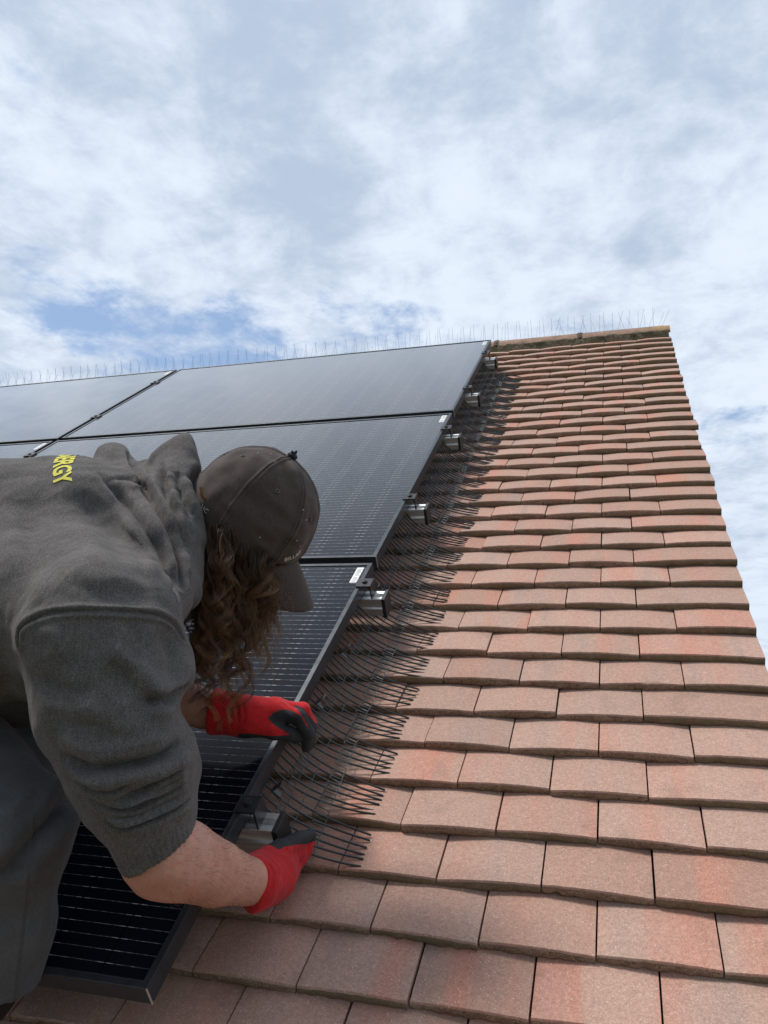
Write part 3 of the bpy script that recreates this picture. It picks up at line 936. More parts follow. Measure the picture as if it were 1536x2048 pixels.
def split(V, F):
    """one smooth subdivision step of a quad mesh (Catmull-Clark without borders)"""
    n = len(V); fc = V[F].mean(1)
    E = np.sort(np.concatenate([F[:, [i, (i + 1) % 4]] for i in range(4)]), 1)
    key = E[:, 0].astype(np.int64) * n + E[:, 1]
    u, inv = np.unique(key, return_inverse=True)
    nf = len(F); fid = np.tile(np.arange(nf), 4)
    a, b = u // n, u % n
    fsum = np.stack([np.bincount(inv, fc[fid, c], len(u)) for c in range(3)], 1); fcnt = np.bincount(inv, minlength=len(u))
    ep = (V[a] + V[b] + fsum * (2 / np.maximum(fcnt, 1))[:, None]) / 4
    vf = np.zeros((n, 3)); vn = np.zeros(n)
    for i in range(4):
        for c in range(3): vf[:, c] += np.bincount(F[:, i], fc[:, c], n)
        vn += np.bincount(F[:, i], minlength=n)
    em = (V[a] + V[b]) / 2; ve = np.zeros((n, 3)); en = np.bincount(a, minlength=n) + np.bincount(b, minlength=n)
    for c in range(3): ve[:, c] = np.bincount(a, em[:, c], n) + np.bincount(b, em[:, c], n)
    vn1 = np.maximum(vn, 1)[:, None]; en1 = np.maximum(en, 1)[:, None]
    nv = (vf / vn1 + 2 * ve / en1 + (vn1 - 3) * V) / vn1
    NV = np.concatenate([nv, ep, fc])
    inv = inv.reshape(4, nf) + n; ff = np.arange(nf) + n + len(u)
    NF = np.concatenate([np.stack([F[:, i], inv[i], ff, inv[(i + 3) % 4]], 1) for i in range(4)])
    return NV, NF


def vnormals(V, F):
    nn = np.cross(V[F[:, 2]] - V[F[:, 0]], V[F[:, 3]] - V[F[:, 1]])
    N = np.zeros_like(V)
    for i in range(4):
        for c in range(3): N[:, c] += np.bincount(F[:, i], nn[:, c], len(V))
    return N / (np.linalg.norm(N, axis=1, keepdims=True) + 1e-12)


class Cloth:
    """mesh in lens axes on which folds, seams and gathers are raised along drawn lines"""

    def __init__(s, V, F):
        s.V, s.F = V, F; s.tree(); s.mask = {}

    def tree(s):
        s.N = vnormals(s.V, s.F)
        s.bvh = BVHTree.FromPolygons(s.V.tolist(), s.F.tolist())

    def hit(s, x, y):
        d = LP(x, y, 1.0); d = d / np.linalg.norm(d)
        r = s.bvh.ray_cast(Vector((0, 0, 0)), Vector(d.tolist()))
        return None if r[0] is None else np.array(r[0])

    def line(s, pts, n=None, d=None):
        """drawn line on the surface; a third value on a point gives its depth instead"""
        p2 = bez([q[:2] for q in pts], n or max(12, 7 * len(pts)))
        out = [s.hit(*q) for q in p2]
        out = [o for o in out if o is not None]
        return np.array(out)

    def dist(s, P, reach, taper=True):
        lo, hi = P.min(0) - reach, P.max(0) + reach
        i = np.where(((s.V > lo) & (s.V < hi)).all(1))[0]
        v = s.V[i]; best = np.full(len(i), 1e9); tt = np.zeros(len(i)); side = np.zeros(len(i))
        m = len(P) - 1
        for j in range(m):
            a, b = P[j], P[j + 1]; ba = b - a; L = ba @ ba + 1e-12
            t = np.clip((v - a) @ ba / L, 0, 1); q = v - a - t[:, None] * ba
            d = np.linalg.norm(q, axis=1); w = d < best
            best[w] = d[w]; tt[w] = (j + t[w]) / m
        return i, best, tt

    def fold(s, pts, amp, sig, taper=0.25):
        P = s.line(pts)
        if len(P) < 3: return s
        i, d, t = s.dist(P, 3.2 * sig)
        w = np.exp(-d ** 2 / (2 * sig ** 2))
        if taper: w *= np.clip(np.minimum(t, 1 - t) / taper, 0, 1) ** 0.7
        s.V[i] += s.N[i] * (amp * w)[:, None]
        return s

    def crease(s, pts, amp, sig, taper=0.3):
        """a valley with raised lips"""
        P = s.line(pts)
        if len(P) < 3: return s
        i, d, t = s.dist(P, 5 * sig)
        w = -np.exp(-d ** 2 / (2 * sig ** 2)) + 0.42 * np.exp(-(d - 2.3 * sig) ** 2 / (2 * (sig * 1.1) ** 2))
        if taper: w *= np.clip(np.minimum(t, 1 - t) / taper, 0, 1) ** 0.7
        s.V[i] += s.N[i] * (amp * w)[:, None]
        return s

    def seam(s, pts, w=0.0022, amp=0.0016):
        P = s.line(pts, 60)
        i, d, t = s.dist(P, 6 * w)
        s.V[i] += s.N[i] * (-1.3 * amp * np.exp(-d ** 2 / (2 * (0.6 * w) ** 2)) + amp * np.exp(-(d - 2.2 * w) ** 2 / (2 * w ** 2)))[:, None]
        return s

    def wobble(s, scale, amp, seed=0, where=None):
        r = np.random.default_rng(seed); h = np.zeros(len(s.V))
        for _ in range(9):
            k = r.normal(0, 1, 3); k /= np.linalg.norm(k); k *= 2 * np.pi / scale * r.uniform(0.6, 1.6)
            h += np.sin(s.V @ k + r.uniform(0, 6.28) + 0.8 * np.sin(s.V @ np.roll(k, 1) + r.uniform(0, 6)))
        h /= 4.0
        if where is not None: h *= where(s.V)
        s.V += s.N * (amp * h)[:, None]
        return s


def proj(V):
    return 768 + FPX * V[:, 0] / V[:, 2], 1024 + FPX * V[:, 1] / V[:, 2]


def inside(px, py, poly):
    c = np.zeros(len(px), bool); n = len(poly)
    for i in range(n):
        (x0, y0), (x1, y1) = poly[i], poly[(i + 1) % n]
        m = ((y0 > py) != (y1 > py)) & (px < (x1 - x0) * (py - y0) / ((y1 - y0) if y1 != y0 else 1e-9) + x0)
        c ^= m
    return c


# ------------------------------------------------------------------ materials of the figure
def fabric(name, c0, c1, fleck, fscale=900, rough=0.95, sheen=0.25, weave=0.35, wscale=700):
    m, t, b, co = material(name)
    ob = co.outputs['Object']
    n1 = t.noise(ob, fscale, 3, 0.75); n2 = t.noise(ob, 26, 5, 0.6); n3 = t.noise(t.scale(ob, (1, 1, 0.25)), wscale, 2, 0.6)
    c = t.mix(t.ramp(n1, 0.30, 0.70), c0, c1)
    c = t.mix(t.math('MULTIPLY', t.ramp(n1, 0.64, 0.74), 0.55), c, fleck)
    c = t.mix(0.40, c, t.mix(t.ramp(n2, 0.3, 0.7), (0.35, 0.35, 0.35), (0.63, 0.63, 0.63)), 'OVERLAY')
    st = t.noise(t.scale(ob, (1.0, 1.0, 0.18)), fscale * 0.45, 3, 0.7)
    c = t.mix(0.45, c, t.mix(t.ramp(st, 0.3, 0.7), (0.34, 0.34, 0.34), (0.66, 0.66, 0.66)), 'OVERLAY')
    dirt = t.noise(ob, 7, 7, 0.68)
    c = t.mix(t.math('MULTIPLY', t.ramp(dirt, 0.54, 0.70), 0.22), c, tuple(0.55 * q for q in c0))
    t.put(b.inputs['Base Color'], c); b.inputs['Roughness'].default_value = rough; b.inputs['Specular IOR Level'].default_value = 0.15
    b.inputs['Sheen Weight'].default_value = sheen; b.inputs['Sheen Roughness'].default_value = 0.45
    t.put(b.inputs['Normal'], t.bump(t.math('ADD', n3, t.math('MULTIPLY', n1, 0.7)), weave, 0.0013))
    return m


M_HOOD = fabric('heather_fleece', (0.066, 0.060, 0.0575), (0.156, 0.142, 0.136), (0.40, 0.375, 0.36), 620, 0.95, 0.10, 0.5)
M_TROU = fabric('work_trouser_cloth', (0.080, 0.079, 0.082), (0.108, 0.107, 0.110), (0.15, 0.149, 0.152), 1500, 0.9, 0.10, 0.2, 1400)
M_CAPM = fabric('faded_cap_cotton', (0.058, 0.044, 0.039), (0.100, 0.078, 0.070), (0.140, 0.112, 0.102), 1300, 0.9, 0.15, 0.22, 1500)
M_GRED = fabric('red_knit_glove', (0.44, 0.014, 0.018), (0.58, 0.024, 0.028), (0.66, 0.05, 0.05), 1100, 0.85, 0.10, 0.35, 1100)
M_GPALM = fabric('grey_rubber_coating', (0.028, 0.030, 0.033), (0.050, 0.053, 0.057), (0.07, 0.074, 0.08), 1400, 0.62, 0.0, 0.55, 900)
M_BOOT = simple('black_boot_leather', (0.015, 0.014, 0.014), 0.5, 0, 0.4, 0.3, 50, 0.4, 200)
M_STITCH = simple('stitch_thread', (0.12, 0.105, 0.092), 0.8)
M_WHITE = simple('white_embroidery', (0.62, 0.60, 0.58), 0.8)
M_YELLOW = simple('yellow_print', (0.60, 0.55, 0.045), 0.75)
M_BUTTON = simple('navy_cap_button', (0.012, 0.012, 0.020), 0.8)


def skin_material():
    m, t, b, co = material('skin')
    ob = co.outputs['Object']
    n1 = t.noise(ob, 22, 5, 0.6); n2 = t.noise(ob, 210, 4, 0.65); n3 = t.noise(ob, 75, 3, 0.5)
    c = t.mix(t.ramp(n1, 0.32, 0.68), (0.50, 0.240, 0.172), (0.60, 0.325, 0.240))
    c = t.mix(t.math('MULTIPLY', t.ramp(n2, 0.52, 0.68), 0.50), c, (0.38, 0.17, 0.115))
    c = t.mix(t.math('MULTIPLY', t.ramp(n3, 0.50, 0.68), 0.42), c, (0.56, 0.205, 0.160))
    t.put(b.inputs['Base Color'], c); b.inputs['Roughness'].default_value = 0.52; b.inputs['Specular IOR Level'].default_value = 0.35
    b.inputs['Subsurface Weight'].default_value = 0.12; b.inputs['Subsurface Radius'].default_value = (1.0, 0.35, 0.2); b.inputs['Subsurface Scale'].default_value = 0.006
    t.put(b.inputs['Normal'], t.bump(t.math('ADD', n2, t.noise(ob, 600, 2, 0.6)), 0.22, 0.0012))
    return m


def hair_material():
    m, t, b, co = material('curly_hair')
    at = t.node('ShaderNodeAttribute', attribute_name='tint')
    s = t.node('ShaderNodeSeparateColor'); t.l.new(at.outputs['Color'], s.inputs[0])
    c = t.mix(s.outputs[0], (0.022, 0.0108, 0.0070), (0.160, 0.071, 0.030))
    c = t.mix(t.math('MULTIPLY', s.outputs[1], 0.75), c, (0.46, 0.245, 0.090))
    t.put(b.inputs['Base Color'], c); b.inputs['Roughness'].default_value = 0.42; b.inputs['Specular IOR Level'].default_value = 0.5
    return m


M_SKIN = skin_material(); M_HAIR = hair_material()

# ------------------------------------------------------------------ pose (lens axes)
# head frame: A towards the crown, F towards the face, Lv towards the camera side of the head
HA = np.array([0.56, -0.81, -0.13]); HA /= np.linalg.norm(HA)
HF = np.array([0.83, 0.55, 0.10]); HF -= HA * (HF @ HA); HF /= np.linalg.norm(HF)
HL = np.cross(HA, HF); HL *= -np.sign(HL[2])
HC = LP(505, 1029, 1.33)
WR = {'r_sh': LP(205, 1265, 1.03), 'r_el': LP(270, 1545, 1.0), 'r_elb': LP(318, 1706, 1.005), 'r_wr': LP(522, 1768, 1.185),
      'l_sh': LP(290, 1085, 1.50), 'l_el': LP(255, 1375, 1.44), 'l_wr': LP(447, 1430, 1.395)}

# finger paths (lens axes); radii are those of the gloved finger
LH = dict(
    palm=[(LP(440, 1425, 1.400), 0.030), (LP(495, 1433, 1.402), 0.0335), (LP(548, 1430, 1.415), 0.0315)],
    index=[(LP(560, 1425, 1.402), 0.0150), (LP(598, 1434, 1.392), 0.0128), (LP(616, 1466, 1.398), 0.0112), (LP(613, 1494, 1.408), 0.0098)],
    middle=[(LP(554, 1417, 1.425), 0.0155), (LP(604, 1421, 1.420), 0.0132), (LP(620, 1455, 1.424), 0.0118), (LP(619, 1487, 1.432), 0.0102)],
    ring=[(LP(556, 1417, 1.45), 0.0150), (LP(605, 1419, 1.448), 0.0128), (LP(621, 1448, 1.452), 0.0115), (LP(619, 1476, 1.458), 0.0100)],
    little=[(LP(554, 1420, 1.47), 0.0135), (LP(594, 1424, 1.475), 0.0115), (LP(612, 1446, 1.478), 0.0102), (LP(612, 1468, 1.482), 0.0090)],
    thumb=[(LP(498, 1450, 1.388), 0.0185), (LP(548, 1461, 1.388), 0.0150), (LP(578, 1468, 1.392), 0.0122), (LP(594, 1474, 1.400), 0.0105)])
RH = dict(
    palm=[(LP(520, 1765, 1.19), 0.031), (LP(545, 1752, 1.235), 0.0345), (LP(563, 1740, 1.265), 0.0300)],
    index=[(LP(556, 1728, 1.262), 0.0215), (LP(592, 1706, 1.312), 0.0138), (LP(611, 1692, 1.340), 0.0110), (LP(622, 1683, 1.352), 0.0085)],
    middle=[(LP(568, 1742, 1.275), 0.0150), (LP(585, 1735, 1.300), 0.0125), (LP(600, 1718, 1.322), 0.0112), (LP(613, 1704, 1.338), 0.0095)],
    ring=[(LP(566, 1758, 1.262), 0.0150), (LP(578, 1760, 1.285), 0.0120), (LP(584, 1748, 1.305), 0.0110), (LP(590, 1732, 1.318), 0.0095)],
    little=[(LP(555, 1770, 1.245), 0.0140), (LP(564, 1775, 1.262), 0.0112), (LP(570, 1766, 1.282), 0.0100), (LP(576, 1752, 1.294), 0.0088)],
    thumb=[(LP(512, 1727, 1.205), 0.0165), (LP(560, 1700, 1.262), 0.0155), (LP(598, 1680, 1.312), 0.0130), (LP(621, 1669, 1.340), 0.0098)])


def hand(f, H, shrink=0.0, k=0.006):
    P, R_ = zip(*H['palm']); f.chain(P, [r - shrink for r in R_], 0.012)
    for g in ('index', 'middle', 'ring', 'little', 'thumb'):
        P, R_ = zip(*H[g])
        f.cone(H['palm'][-1][0] if g != 'thumb' else H['palm'][1][0], P[0], R_[0] - shrink, R_[0] - shrink, k * 1.6)
        f.chain(P, [r - shrink for r in R_], k)
    return f


FOOT = LP(-78, 2085, 1.075)
PERSON = empty('person', toW(FOOT), None, 'worker in a grey hooded sweatshirt, brown cap and red gloves, bent over the lowest panel', 'person')
PBASE = toW(FOOT)


def person_part(name, V, F, mat, parent=None, midx=None, smooth=True, color=None):
    return put(name, mesh_data(name, toW(V) - PBASE, F, mat, smooth, midx, color), parent or PERSON)


# ------------------------------------------------------------------ body
fb = Field((-0.86, -0.16, 0.86), (-0.08, 0.86, 1.66), 0.0045)
fb.ell(HC - HA * 0.012, (HF, HL, HA), (0.092, 0.074, 0.100), 0.01)
fb.ell(HC - HA * 0.085 + HF * 0.030, (HF, HL, HA), (0.062, 0.055, 0.062), 0.03)        # jaw
fb.cone(HC - HA * 0.050 + HF * 0.088, HC - HA * 0.083 + HF * 0.108, 0.009, 0.013, 0.010)   # nose
fb.cone(HC - HA * 0.108 + HF * 0.078 - HL * 0.018, HC - HA * 0.108 + HF * 0.078 + HL * 0.018, 0.009, 0.009, 0.008)  # lips
for sg in (-1, 1):
    fb.ell(HC - HA * 0.050 + HF * 0.082 + HL * 0.030 * sg, (HF, HL, HA), (0.010, 0.013, 0.009), 0.008, 'sub')
    fb.ell(HC - HA * 0.050 + HF * 0.074 + HL * 0.030 * sg, (HF, HL, HA), (0.010, 0.011, 0.009), 0.003)
    fb.ell(HC - HA * 0.055 - HF * 0.002 + HL * 0.071 * sg, (HF, HL, HA), (0.017, 0.007, 0.028), 0.006)
NECK0, NECK1 = HC - HA * 0.085 - HF * 0.030, LP(330, 1085, 1.315)
fb.cone(NECK0, LP(330, 1105, 1.325), 0.050, 0.050, 0.03)
fb.chain([LP(250, 1120, 1.31), LP(0, 1180, 1.31), LP(-200, 1240, 1.32)], [0.085, 0.115, 0.115], 0.05)
fb.cone(WR['r_sh'] + (0, 0.02, 0.02), WR['l_sh'] + (0, 0.03, 0), 0.055, 0.055, 0.04)
fb.chain([WR['r_sh'], LP(268, 1540, 1.0), LP(316, 1696, 1.0)], [0.062, 0.052, 0.044], 0.02)
fb.chain([LP(322, 1700, 1.0), LP(362, 1720, 1.025), LP(430, 1746, 1.085), LP(490, 1761, 1.150), LP(522, 1768, 1.185)], [0.0440, 0.0490, 0.0420, 0.0325, 0.0295], 0.005)
fb.cone(LP(282, 1735, 1.0), LP(300, 1750, 1.0), 0.017, 0.022, 0.03)                        # point of the elbow
hand(fb, RH, 0.0035)
fb.chain([WR['l_sh'], WR['l_el']], [0.062, 0.050], 0.02)
fb.chain([WR['l_el'], LP(350, 1400, 1.415), LP(410, 1418, 1.405), LP(447, 1428, 1.400)], [0.046, 0.0420, 0.0335, 0.0285], 0.006)
hand(fb, LH, 0.0035)
HIP = LP(-215, 1420, 1.30)
KN_R, AN_R = LP(40, 1668, 1.07), LP(-38, 1975, 1.075)
KN_L, AN_L = LP(48, 1568, 1.33), LP(-150, 1890, 1.30)
fb.chain([LP(-190, 1290, 1.31), HIP], [0.13, 0.12], 0.05)
fb.chain([HIP, KN_R, AN_R], [0.085, 0.052, 0.036], 0.02)
fb.chain([HIP + (0, 0, 0.1), KN_L, AN_L], [0.085, 0.052, 0.036], 0.02)
V, F = fb.mesh(4)
body = Cloth(*split(V, F))
for pts, a_, s_ in (([(395, 1655), (430, 1690), (500, 1738)], 0.0018, 0.006), ([(330, 1690), (400, 1725), (470, 1755)], -0.0012, 0.012), ([(300, 1745), (345, 1765), (400, 1775)], 0.0016, 0.010), ([(510, 1745), (520, 1765), (515, 1790)], -0.0008, 0.004)):
    body.fold(pts, a_, s_)
person_part('body', body.V, body.F, M_SKIN)
# short dark hairs along the forearm
hv = []; hf = []; hn = 0
px_, py_ = proj(body.V); nz = body.N[:, 2]
cand = np.where((px_ > 330) & (px_ < 505) & (py_ > 1640) & (py_ < 1815) & (nz < 0.35) & (body.V[:, 2] < 1.22))[0]
for i in rng.choice(cand, 420):
    p = body.V[i]; nrm = body.N[i]; ax = LP(522, 1768, 1.185) - LP(303, 1704, 1.0); ax /= np.linalg.norm(ax)
    L_ = rng.uniform(0.005, 0.011); d_ = ax * 0.75 + nrm * 0.55 + rng.normal(0, 0.25, 3)
    d_ /= np.linalg.norm(d_)
    q = np.stack([p - nrm * 0.001, p + d_ * L_ * 0.55, p + d_ * L_ + ax * L_ * 0.35])
    v, f, _ = tube_arrays(q, [0.00013, 0.0001, 0.00004], 3); hv.append(v); hf.append(f + hn); hn += len(v)
co_ = np.tile([0.35, 0.1, 0, 1], (hn, 1))
person_part('arm_hair', np.concatenate(hv), np.concatenate(hf), M_HAIR, color=co_)

# ------------------------------------------------------------------ hooded sweatshirt
fh = Field((-0.86, -0.17, 0.86), (-0.235, 0.52, 1.68), 0.0046)
fh.cone(LP(-260, 1120, 1.32), LP(160, 1108, 1.32), 0.165, 0.160, 0.05)
fh.cone(LP(-260, 1250, 1.17), LP(170, 1225, 1.13), 0.140, 0.115, 0.07)
fh.cone(LP(-260, 1160, 1.52), LP(230, 1085, 1.48), 0.125, 0.115, 0.07)
fh.cone(LP(-260, 1335, 1.31), LP(80, 1310, 1.28), 0.130, 0.110, 0.06)
fh.cone(LP(140, 1190, 1.25), LP(305, 1170, 1.26), 0.110, 0.078, 0.05)
fh.cone(LP(250, 1110, 1.32), LP(330, 1075, 1.32), 0.105, 0.070, 0.05)
fh.plane(LP(100, 1458, 1.25), (-0.08, 1.0, 0.0))            # bottom hem
# far sleeve
fh.chain([WR['l_sh'], LP(258, 1360, 1.44)], [0.095, 0.070], 0.04)
fh.cone(LP(258, 1368, 1.44), LP(336, 1394, 1.42), 0.064, 0.052, 0.02, clip=[(LP(330, 1394, 1.42), (0.95, 0.25, -0.1))])
# near sleeve
fh.chain([LP(203, 1262, 1.04), LP(235, 1400, 1.02), LP(266, 1535, 1.0)], [0.1050, 0.0935, 0.0765], 0.035)
fh.cone(LP(266, 1535, 1.0), LP(318, 1700, 1.0), 0.0735, 0.0515, 0.025, clip=[(LP(322, 1690, 1.0), (0.52, 0.85, 0.16))])
fh.cone(LP(388, 1412, 0.90), LP(388, 1412, 1.12), 0.017, 0.017, 0.035, 'sub')
fh.cone(LP(375, 1535, 0.96), LP(375, 1535, 1.04), 0.010, 0.010, 0.03)
# hood lying round the neck
fh.cone(LP(352, 928, 1.37), LP(350, 1050, 1.27), 0.032, 0.062, 0.025)
fh.cone(LP(373, 880, 1.37), LP(366, 960, 1.31), 0.012, 0.024, 0.014)
fh.chain([LP(368, 905, 1.385), LP(376, 960, 1.33), LP(380, 1040, 1.28)], [0.020, 0.026, 0.026], 0.018)
fh.cone(LP(318, 925, 1.375), LP(360, 898, 1.372), 0.020, 0.016, 0.02)
fh.chain([LP(226, 918, 1.40), LP(258, 985, 1.31), LP(318, 1075, 1.215), LP(352, 1165, 1.17)], [0.031, 0.037, 0.040, 0.034], 0.014)
fh.chain([LP(296, 944, 1.40), LP(318, 1000, 1.31), LP(352, 1080, 1.22), LP(372, 1185, 1.19)], [0.024, 0.033, 0.036, 0.026], 0.012)
fh.chain([LP(206, 952, 1.38), LP(250, 1010, 1.28), LP(300, 1095, 1.19), LP(345, 1200, 1.13)], [0.022, 0.028, 0.034, 0.030], 0.02)
fh.chain([LP(372, 985, 1.27), LP(378, 1080, 1.24), LP(380, 1160, 1.22)], [0.020, 0.022, 0.018], 0.012)
# room for the head and hair inside the hood
fh.ell(HC - HF * 0.012, (HF, HL, HA), (0.108, 0.094, 0.117), 0.008, 'sub')
V, F = fh.mesh(4)
hood = Cloth(*split(V, F))
hood.tree()
# hood folds
hood.crease([(258, 903), (285, 965), (325, 1035), (355, 1110), (366, 1185)], 0.0155, 0.0050, 0.15)
hood.crease([(322, 925), (330, 985), (352, 1045), (372, 1120)], 0.0139, 0.0045, 0.15)
hood.crease([(196, 945), (232, 985), (285, 1055), (330, 1130), (362, 1225)], 0.0093, 0.0055, 0.2)
hood.crease([(352, 945), (366, 990), (382, 1035)], 0.0124, 0.0050)
hood.fold([(340, 960), (352, 990)], -0.0093, 0.010)
hood.tree()
hood.fold([(165, 965), (225, 1020), (285, 1095), (320, 1180)], 0.0062, 0.010)
hood.fold([(150, 990), (210, 1050), (262, 1125)], -0.0062, 0.012)
hood.fold([(120, 1010), (180, 1090), (215, 1170)], 0.0047, 0.013)
hood.crease([(215, 960), (262, 962), (300, 985)], 0.0039, 0.004)
hood.fold([(55, 1000), (60, 1110), (55, 1215)], -0.0078, 0.013)
hood.fold([(20, 960), (28, 1080), (28, 1230)], 0.0062, 0.014)
hood.tree()
# armhole seam
hood.fold([(40, 1290), (46, 1252), (100, 1222), (200, 1216), (300, 1222), (345, 1240), (366, 1275)], 0.0030, 0.0070, 0.08)
hood.tree()
hood.seam([(40, 1292), (46, 1256), (100, 1227), (200, 1222), (300, 1228), (345, 1246), (366, 1280)], 0.0024, 0.0026)
# sleeve folds
hood.fold([(205, 1290), (255, 1325), (305, 1372), (335, 1400)], 0.0093, 0.011)
hood.fold([(215, 1330), (265, 1370), (310, 1415)], -0.0078, 0.011)
hood.fold([(330, 1255), (345, 1310), (350, 1370)], -0.0078, 0.010)
hood.fold([(85, 1320), (105, 1400), (140, 1470)], -0.0047, 0.016)
hood.crease([(376, 1372), (350, 1392), (318, 1402), (290, 1400)], 0.0124, 0.0050, 0.2)
hood.fold([(372, 1420), (320, 1440), (255, 1452), (190, 1445)], 0.0062, 0.009)
hood.tree()
hood.fold([(114, 1476), (177, 1497), (237, 1494), (301, 1478), (350, 1452)], 0.0116, 0.0085)
hood.crease([(118, 1512), (180, 1535), (245, 1532), (310, 1515), (382, 1480)], 0.0116, 0.0050, 0.2)
hood.fold([(140, 1545), (200, 1562), (270, 1556), (340, 1535), (384, 1512)], 0.0085, 0.0065)
hood.tree()
hood.crease([(150, 1565), (185, 1577), (225, 1580), (262, 1572)], 0.0093, 0.0036)
hood.crease([(225, 1604), (270, 1588), (320, 1562), (384, 1536)], 0.0096, 0.0036)
hood.crease([(178, 1600), (225, 1622), (270, 1620), (318, 1600), (378, 1562)], 0.0090, 0.0034)
hood.tree()
hood.crease([(196, 1628), (240, 1640), (285, 1632), (330, 1612), (376, 1582)], 0.0078, 0.0030)
hood.crease([(300, 1592), (340, 1572), (380, 1550)], 0.0062, 0.0028)
hood.crease([(206, 1645), (250, 1655), (300, 1642), (345, 1622), (380, 1598)], 0.0078, 0.0028, 0.1)
hood.tree()
for pts, a_, s_ in (([(70, 1245), (110, 1275), (120, 1330)], 0.004, 0.009), ([(255, 1240), (270, 1275), (262, 1320)], -0.0035, 0.007), ([(225, 1245), (236, 1285), (228, 1330)], 0.0028, 0.006),
                    ([(60, 1345), (95, 1370), (150, 1385), (215, 1380)], -0.0035, 0.008), ([(75, 1385), (120, 1415), (190, 1425), (260, 1410)], 0.0040, 0.008), ([(100, 1430), (160, 1452), (230, 1448)], -0.0030, 0.007),
                    ([(110, 1120), (165, 1150), (235, 1165), (300, 1160)], 0.0035, 0.010), ([(130, 1160), (200, 1185), (280, 1190)], -0.0030, 0.008), ([(240, 1050), (285, 1120), (305, 1190)], -0.0035, 0.007),
                    ([(10, 1100), (60, 1150), (80, 1210)], 0.0040, 0.012), ([(0, 1300), (15, 1370), (40, 1430)], -0.0050, 0.010), ([(85, 930), (120, 985), (140, 1050)], -0.0022, 0.009)):
    hood.fold(pts, a_, s_)
hood.tree()
hood.wobble(0.11, 0.0026, 3).wobble(0.045, 0.0007, 5)
# ribbed cuff: fine ribs along the arm
ax = LP(318, 1700, 1.0) - LP(266, 1535, 1.0); ax /= np.linalg.norm(ax)
q = hood.V - LP(266, 1535, 1.0); al = q @ ax; rad = q - al[:, None] * ax
sel = (al > 0.080) & (np.linalg.norm(rad, axis=1) < 0.075) & (hood.V[:, 2] < 1.1)
e1 = np.cross(ax, [0, 0, 1.0]); e1 /= np.linalg.norm(e1); e2 = np.cross(ax, e1)
ph = np.arctan2(rad @ e2, rad @ e1)
hood.V[sel] += hood.N[sel] * (0.0006 * np.sin(ph[sel] * 46))[:, None]
hood.tree()
HOODIE = person_part('hooded_sweatshirt', hood.V, hood.F, M_HOOD)
# yellow lettering across the back, wrapped onto the cloth
def wrapped_text(name, body_txt, cloth, p0, ex, ey, size, mat, parent, out=0.0012, bold=0.03, cuts=2, reach=0.12):
    """lettering laid on a surface: ex = reading direction, ey = up of the letters"""
    cu = bpy.data.curves.new(name + '_outline', 'FONT'); cu.body = body_txt; cu.size = size; cu.align_x = 'CENTER'; cu.offset = bold * size; cu.resolution_u = 3
    tmp = bpy.data.objects.new(name + '_outline', cu); COL.objects.link(tmp)
    dg = bpy.context.evaluated_depsgraph_get(); me = bpy.data.meshes.new_from_object(tmp.evaluated_get(dg))
    bpy.data.objects.remove(tmp); bpy.data.curves.remove(cu)
    bm = bmesh.new(); bm.from_mesh(me); bpy.data.meshes.remove(me)
    bmesh.ops.triangulate(bm, faces=bm.faces)
    for _ in range(cuts):
        long = [e for e in bm.edges if e.calc_length() > size * 0.10]
        if long: bmesh.ops.subdivide_edges(bm, edges=long, cuts=1)
        bmesh.ops.triangulate(bm, faces=bm.faces)
    bm.verts.ensure_lookup_table(); bm.faces.ensure_lookup_table()
    L = np.array([v.co[:] for v in bm.verts]); Fc = [[v.index for v in f.verts] for f in bm.faces]; bm.free()
    en = np.cross(ex, ey); en /= np.linalg.norm(en)
    P_ = p0 + L[:, :1] * ex + L[:, 1:2] * ey
    res = []
    for p in P_:
        h = cloth.bvh.ray_cast(Vector((p + en * reach).tolist()), Vector((-en).tolist()))
        if h[0] is None:
            h = cloth.bvh.find_nearest(Vector(p.tolist()))
        nn = np.array(h[1]); nn = nn if nn @ en > 0 else -nn
        res.append(np.array(h[0]) + nn * out)
    return person_part(name, np.array(res), Fc, mat, parent, smooth=True)


hp = hood.hit(124, 946)
i_ = np.argmin(((hood.V - hp) ** 2).sum(1)); nn = hood.N[i_]
ex_ = np.cross(np.cross(LP(124, 946, 1.0), np.array([0, 1.0, 0])), nn); ex_ /= np.linalg.norm(ex_)      # letters run straight across the back
if ex_[1] < 0: ex_ = -ex_
ey_ = np.cross(nn, ex_); ey_ *= np.sign(ey_[0])
if ex_[1] < 0: ex_ = -ex_
wrapped_text('back_lettering', 'ENERGY', hood, hood.hit(108, 951) - ex_ * 0.042, ex_, ey_, 0.038, M_YELLOW, HOODIE, reach=0.035)

# ------------------------------------------------------------------ cap
fc = Field(HC - 0.16, HC + 0.17, 0.0034)
capcut = [(HC - HA * 0.058, -HA + HF * 0.30)]
fc.ell(HC, (HF, HL, HA), (0.1050, 0.089, 0.1140), 0.004, clip=capcut, pw=2.12)
V, F = fc.mesh(4)
cap = Cloth(*split(V, F))


def on_cap(az, el):
    """point on the cap: az from the face round towards the camera side, el up to the crown"""
    d = HF * math.cos(az) * math.cos(el) * 0.1050 + HL * math.sin(az) * math.cos(el) * 0.089 + HA * math.sin(el) * 0.1140
    h = cap.bvh.ray_cast(Vector((HC + d * 3).tolist()), Vector((-d).tolist()))
    return HC + d if h[0] is None else np.array(h[0])


def line_on_cap(pts, n=40):
    az = np.interp(np.linspace(0, 1, n), np.linspace(0, 1, len(pts)), [p[0] for p in pts]); el = np.interp(np.linspace(0, 1, n), np.linspace(0, 1, len(pts)), [p[1] for p in pts])
    return np.array([on_cap(a, e) for a, e in zip(az, el)])


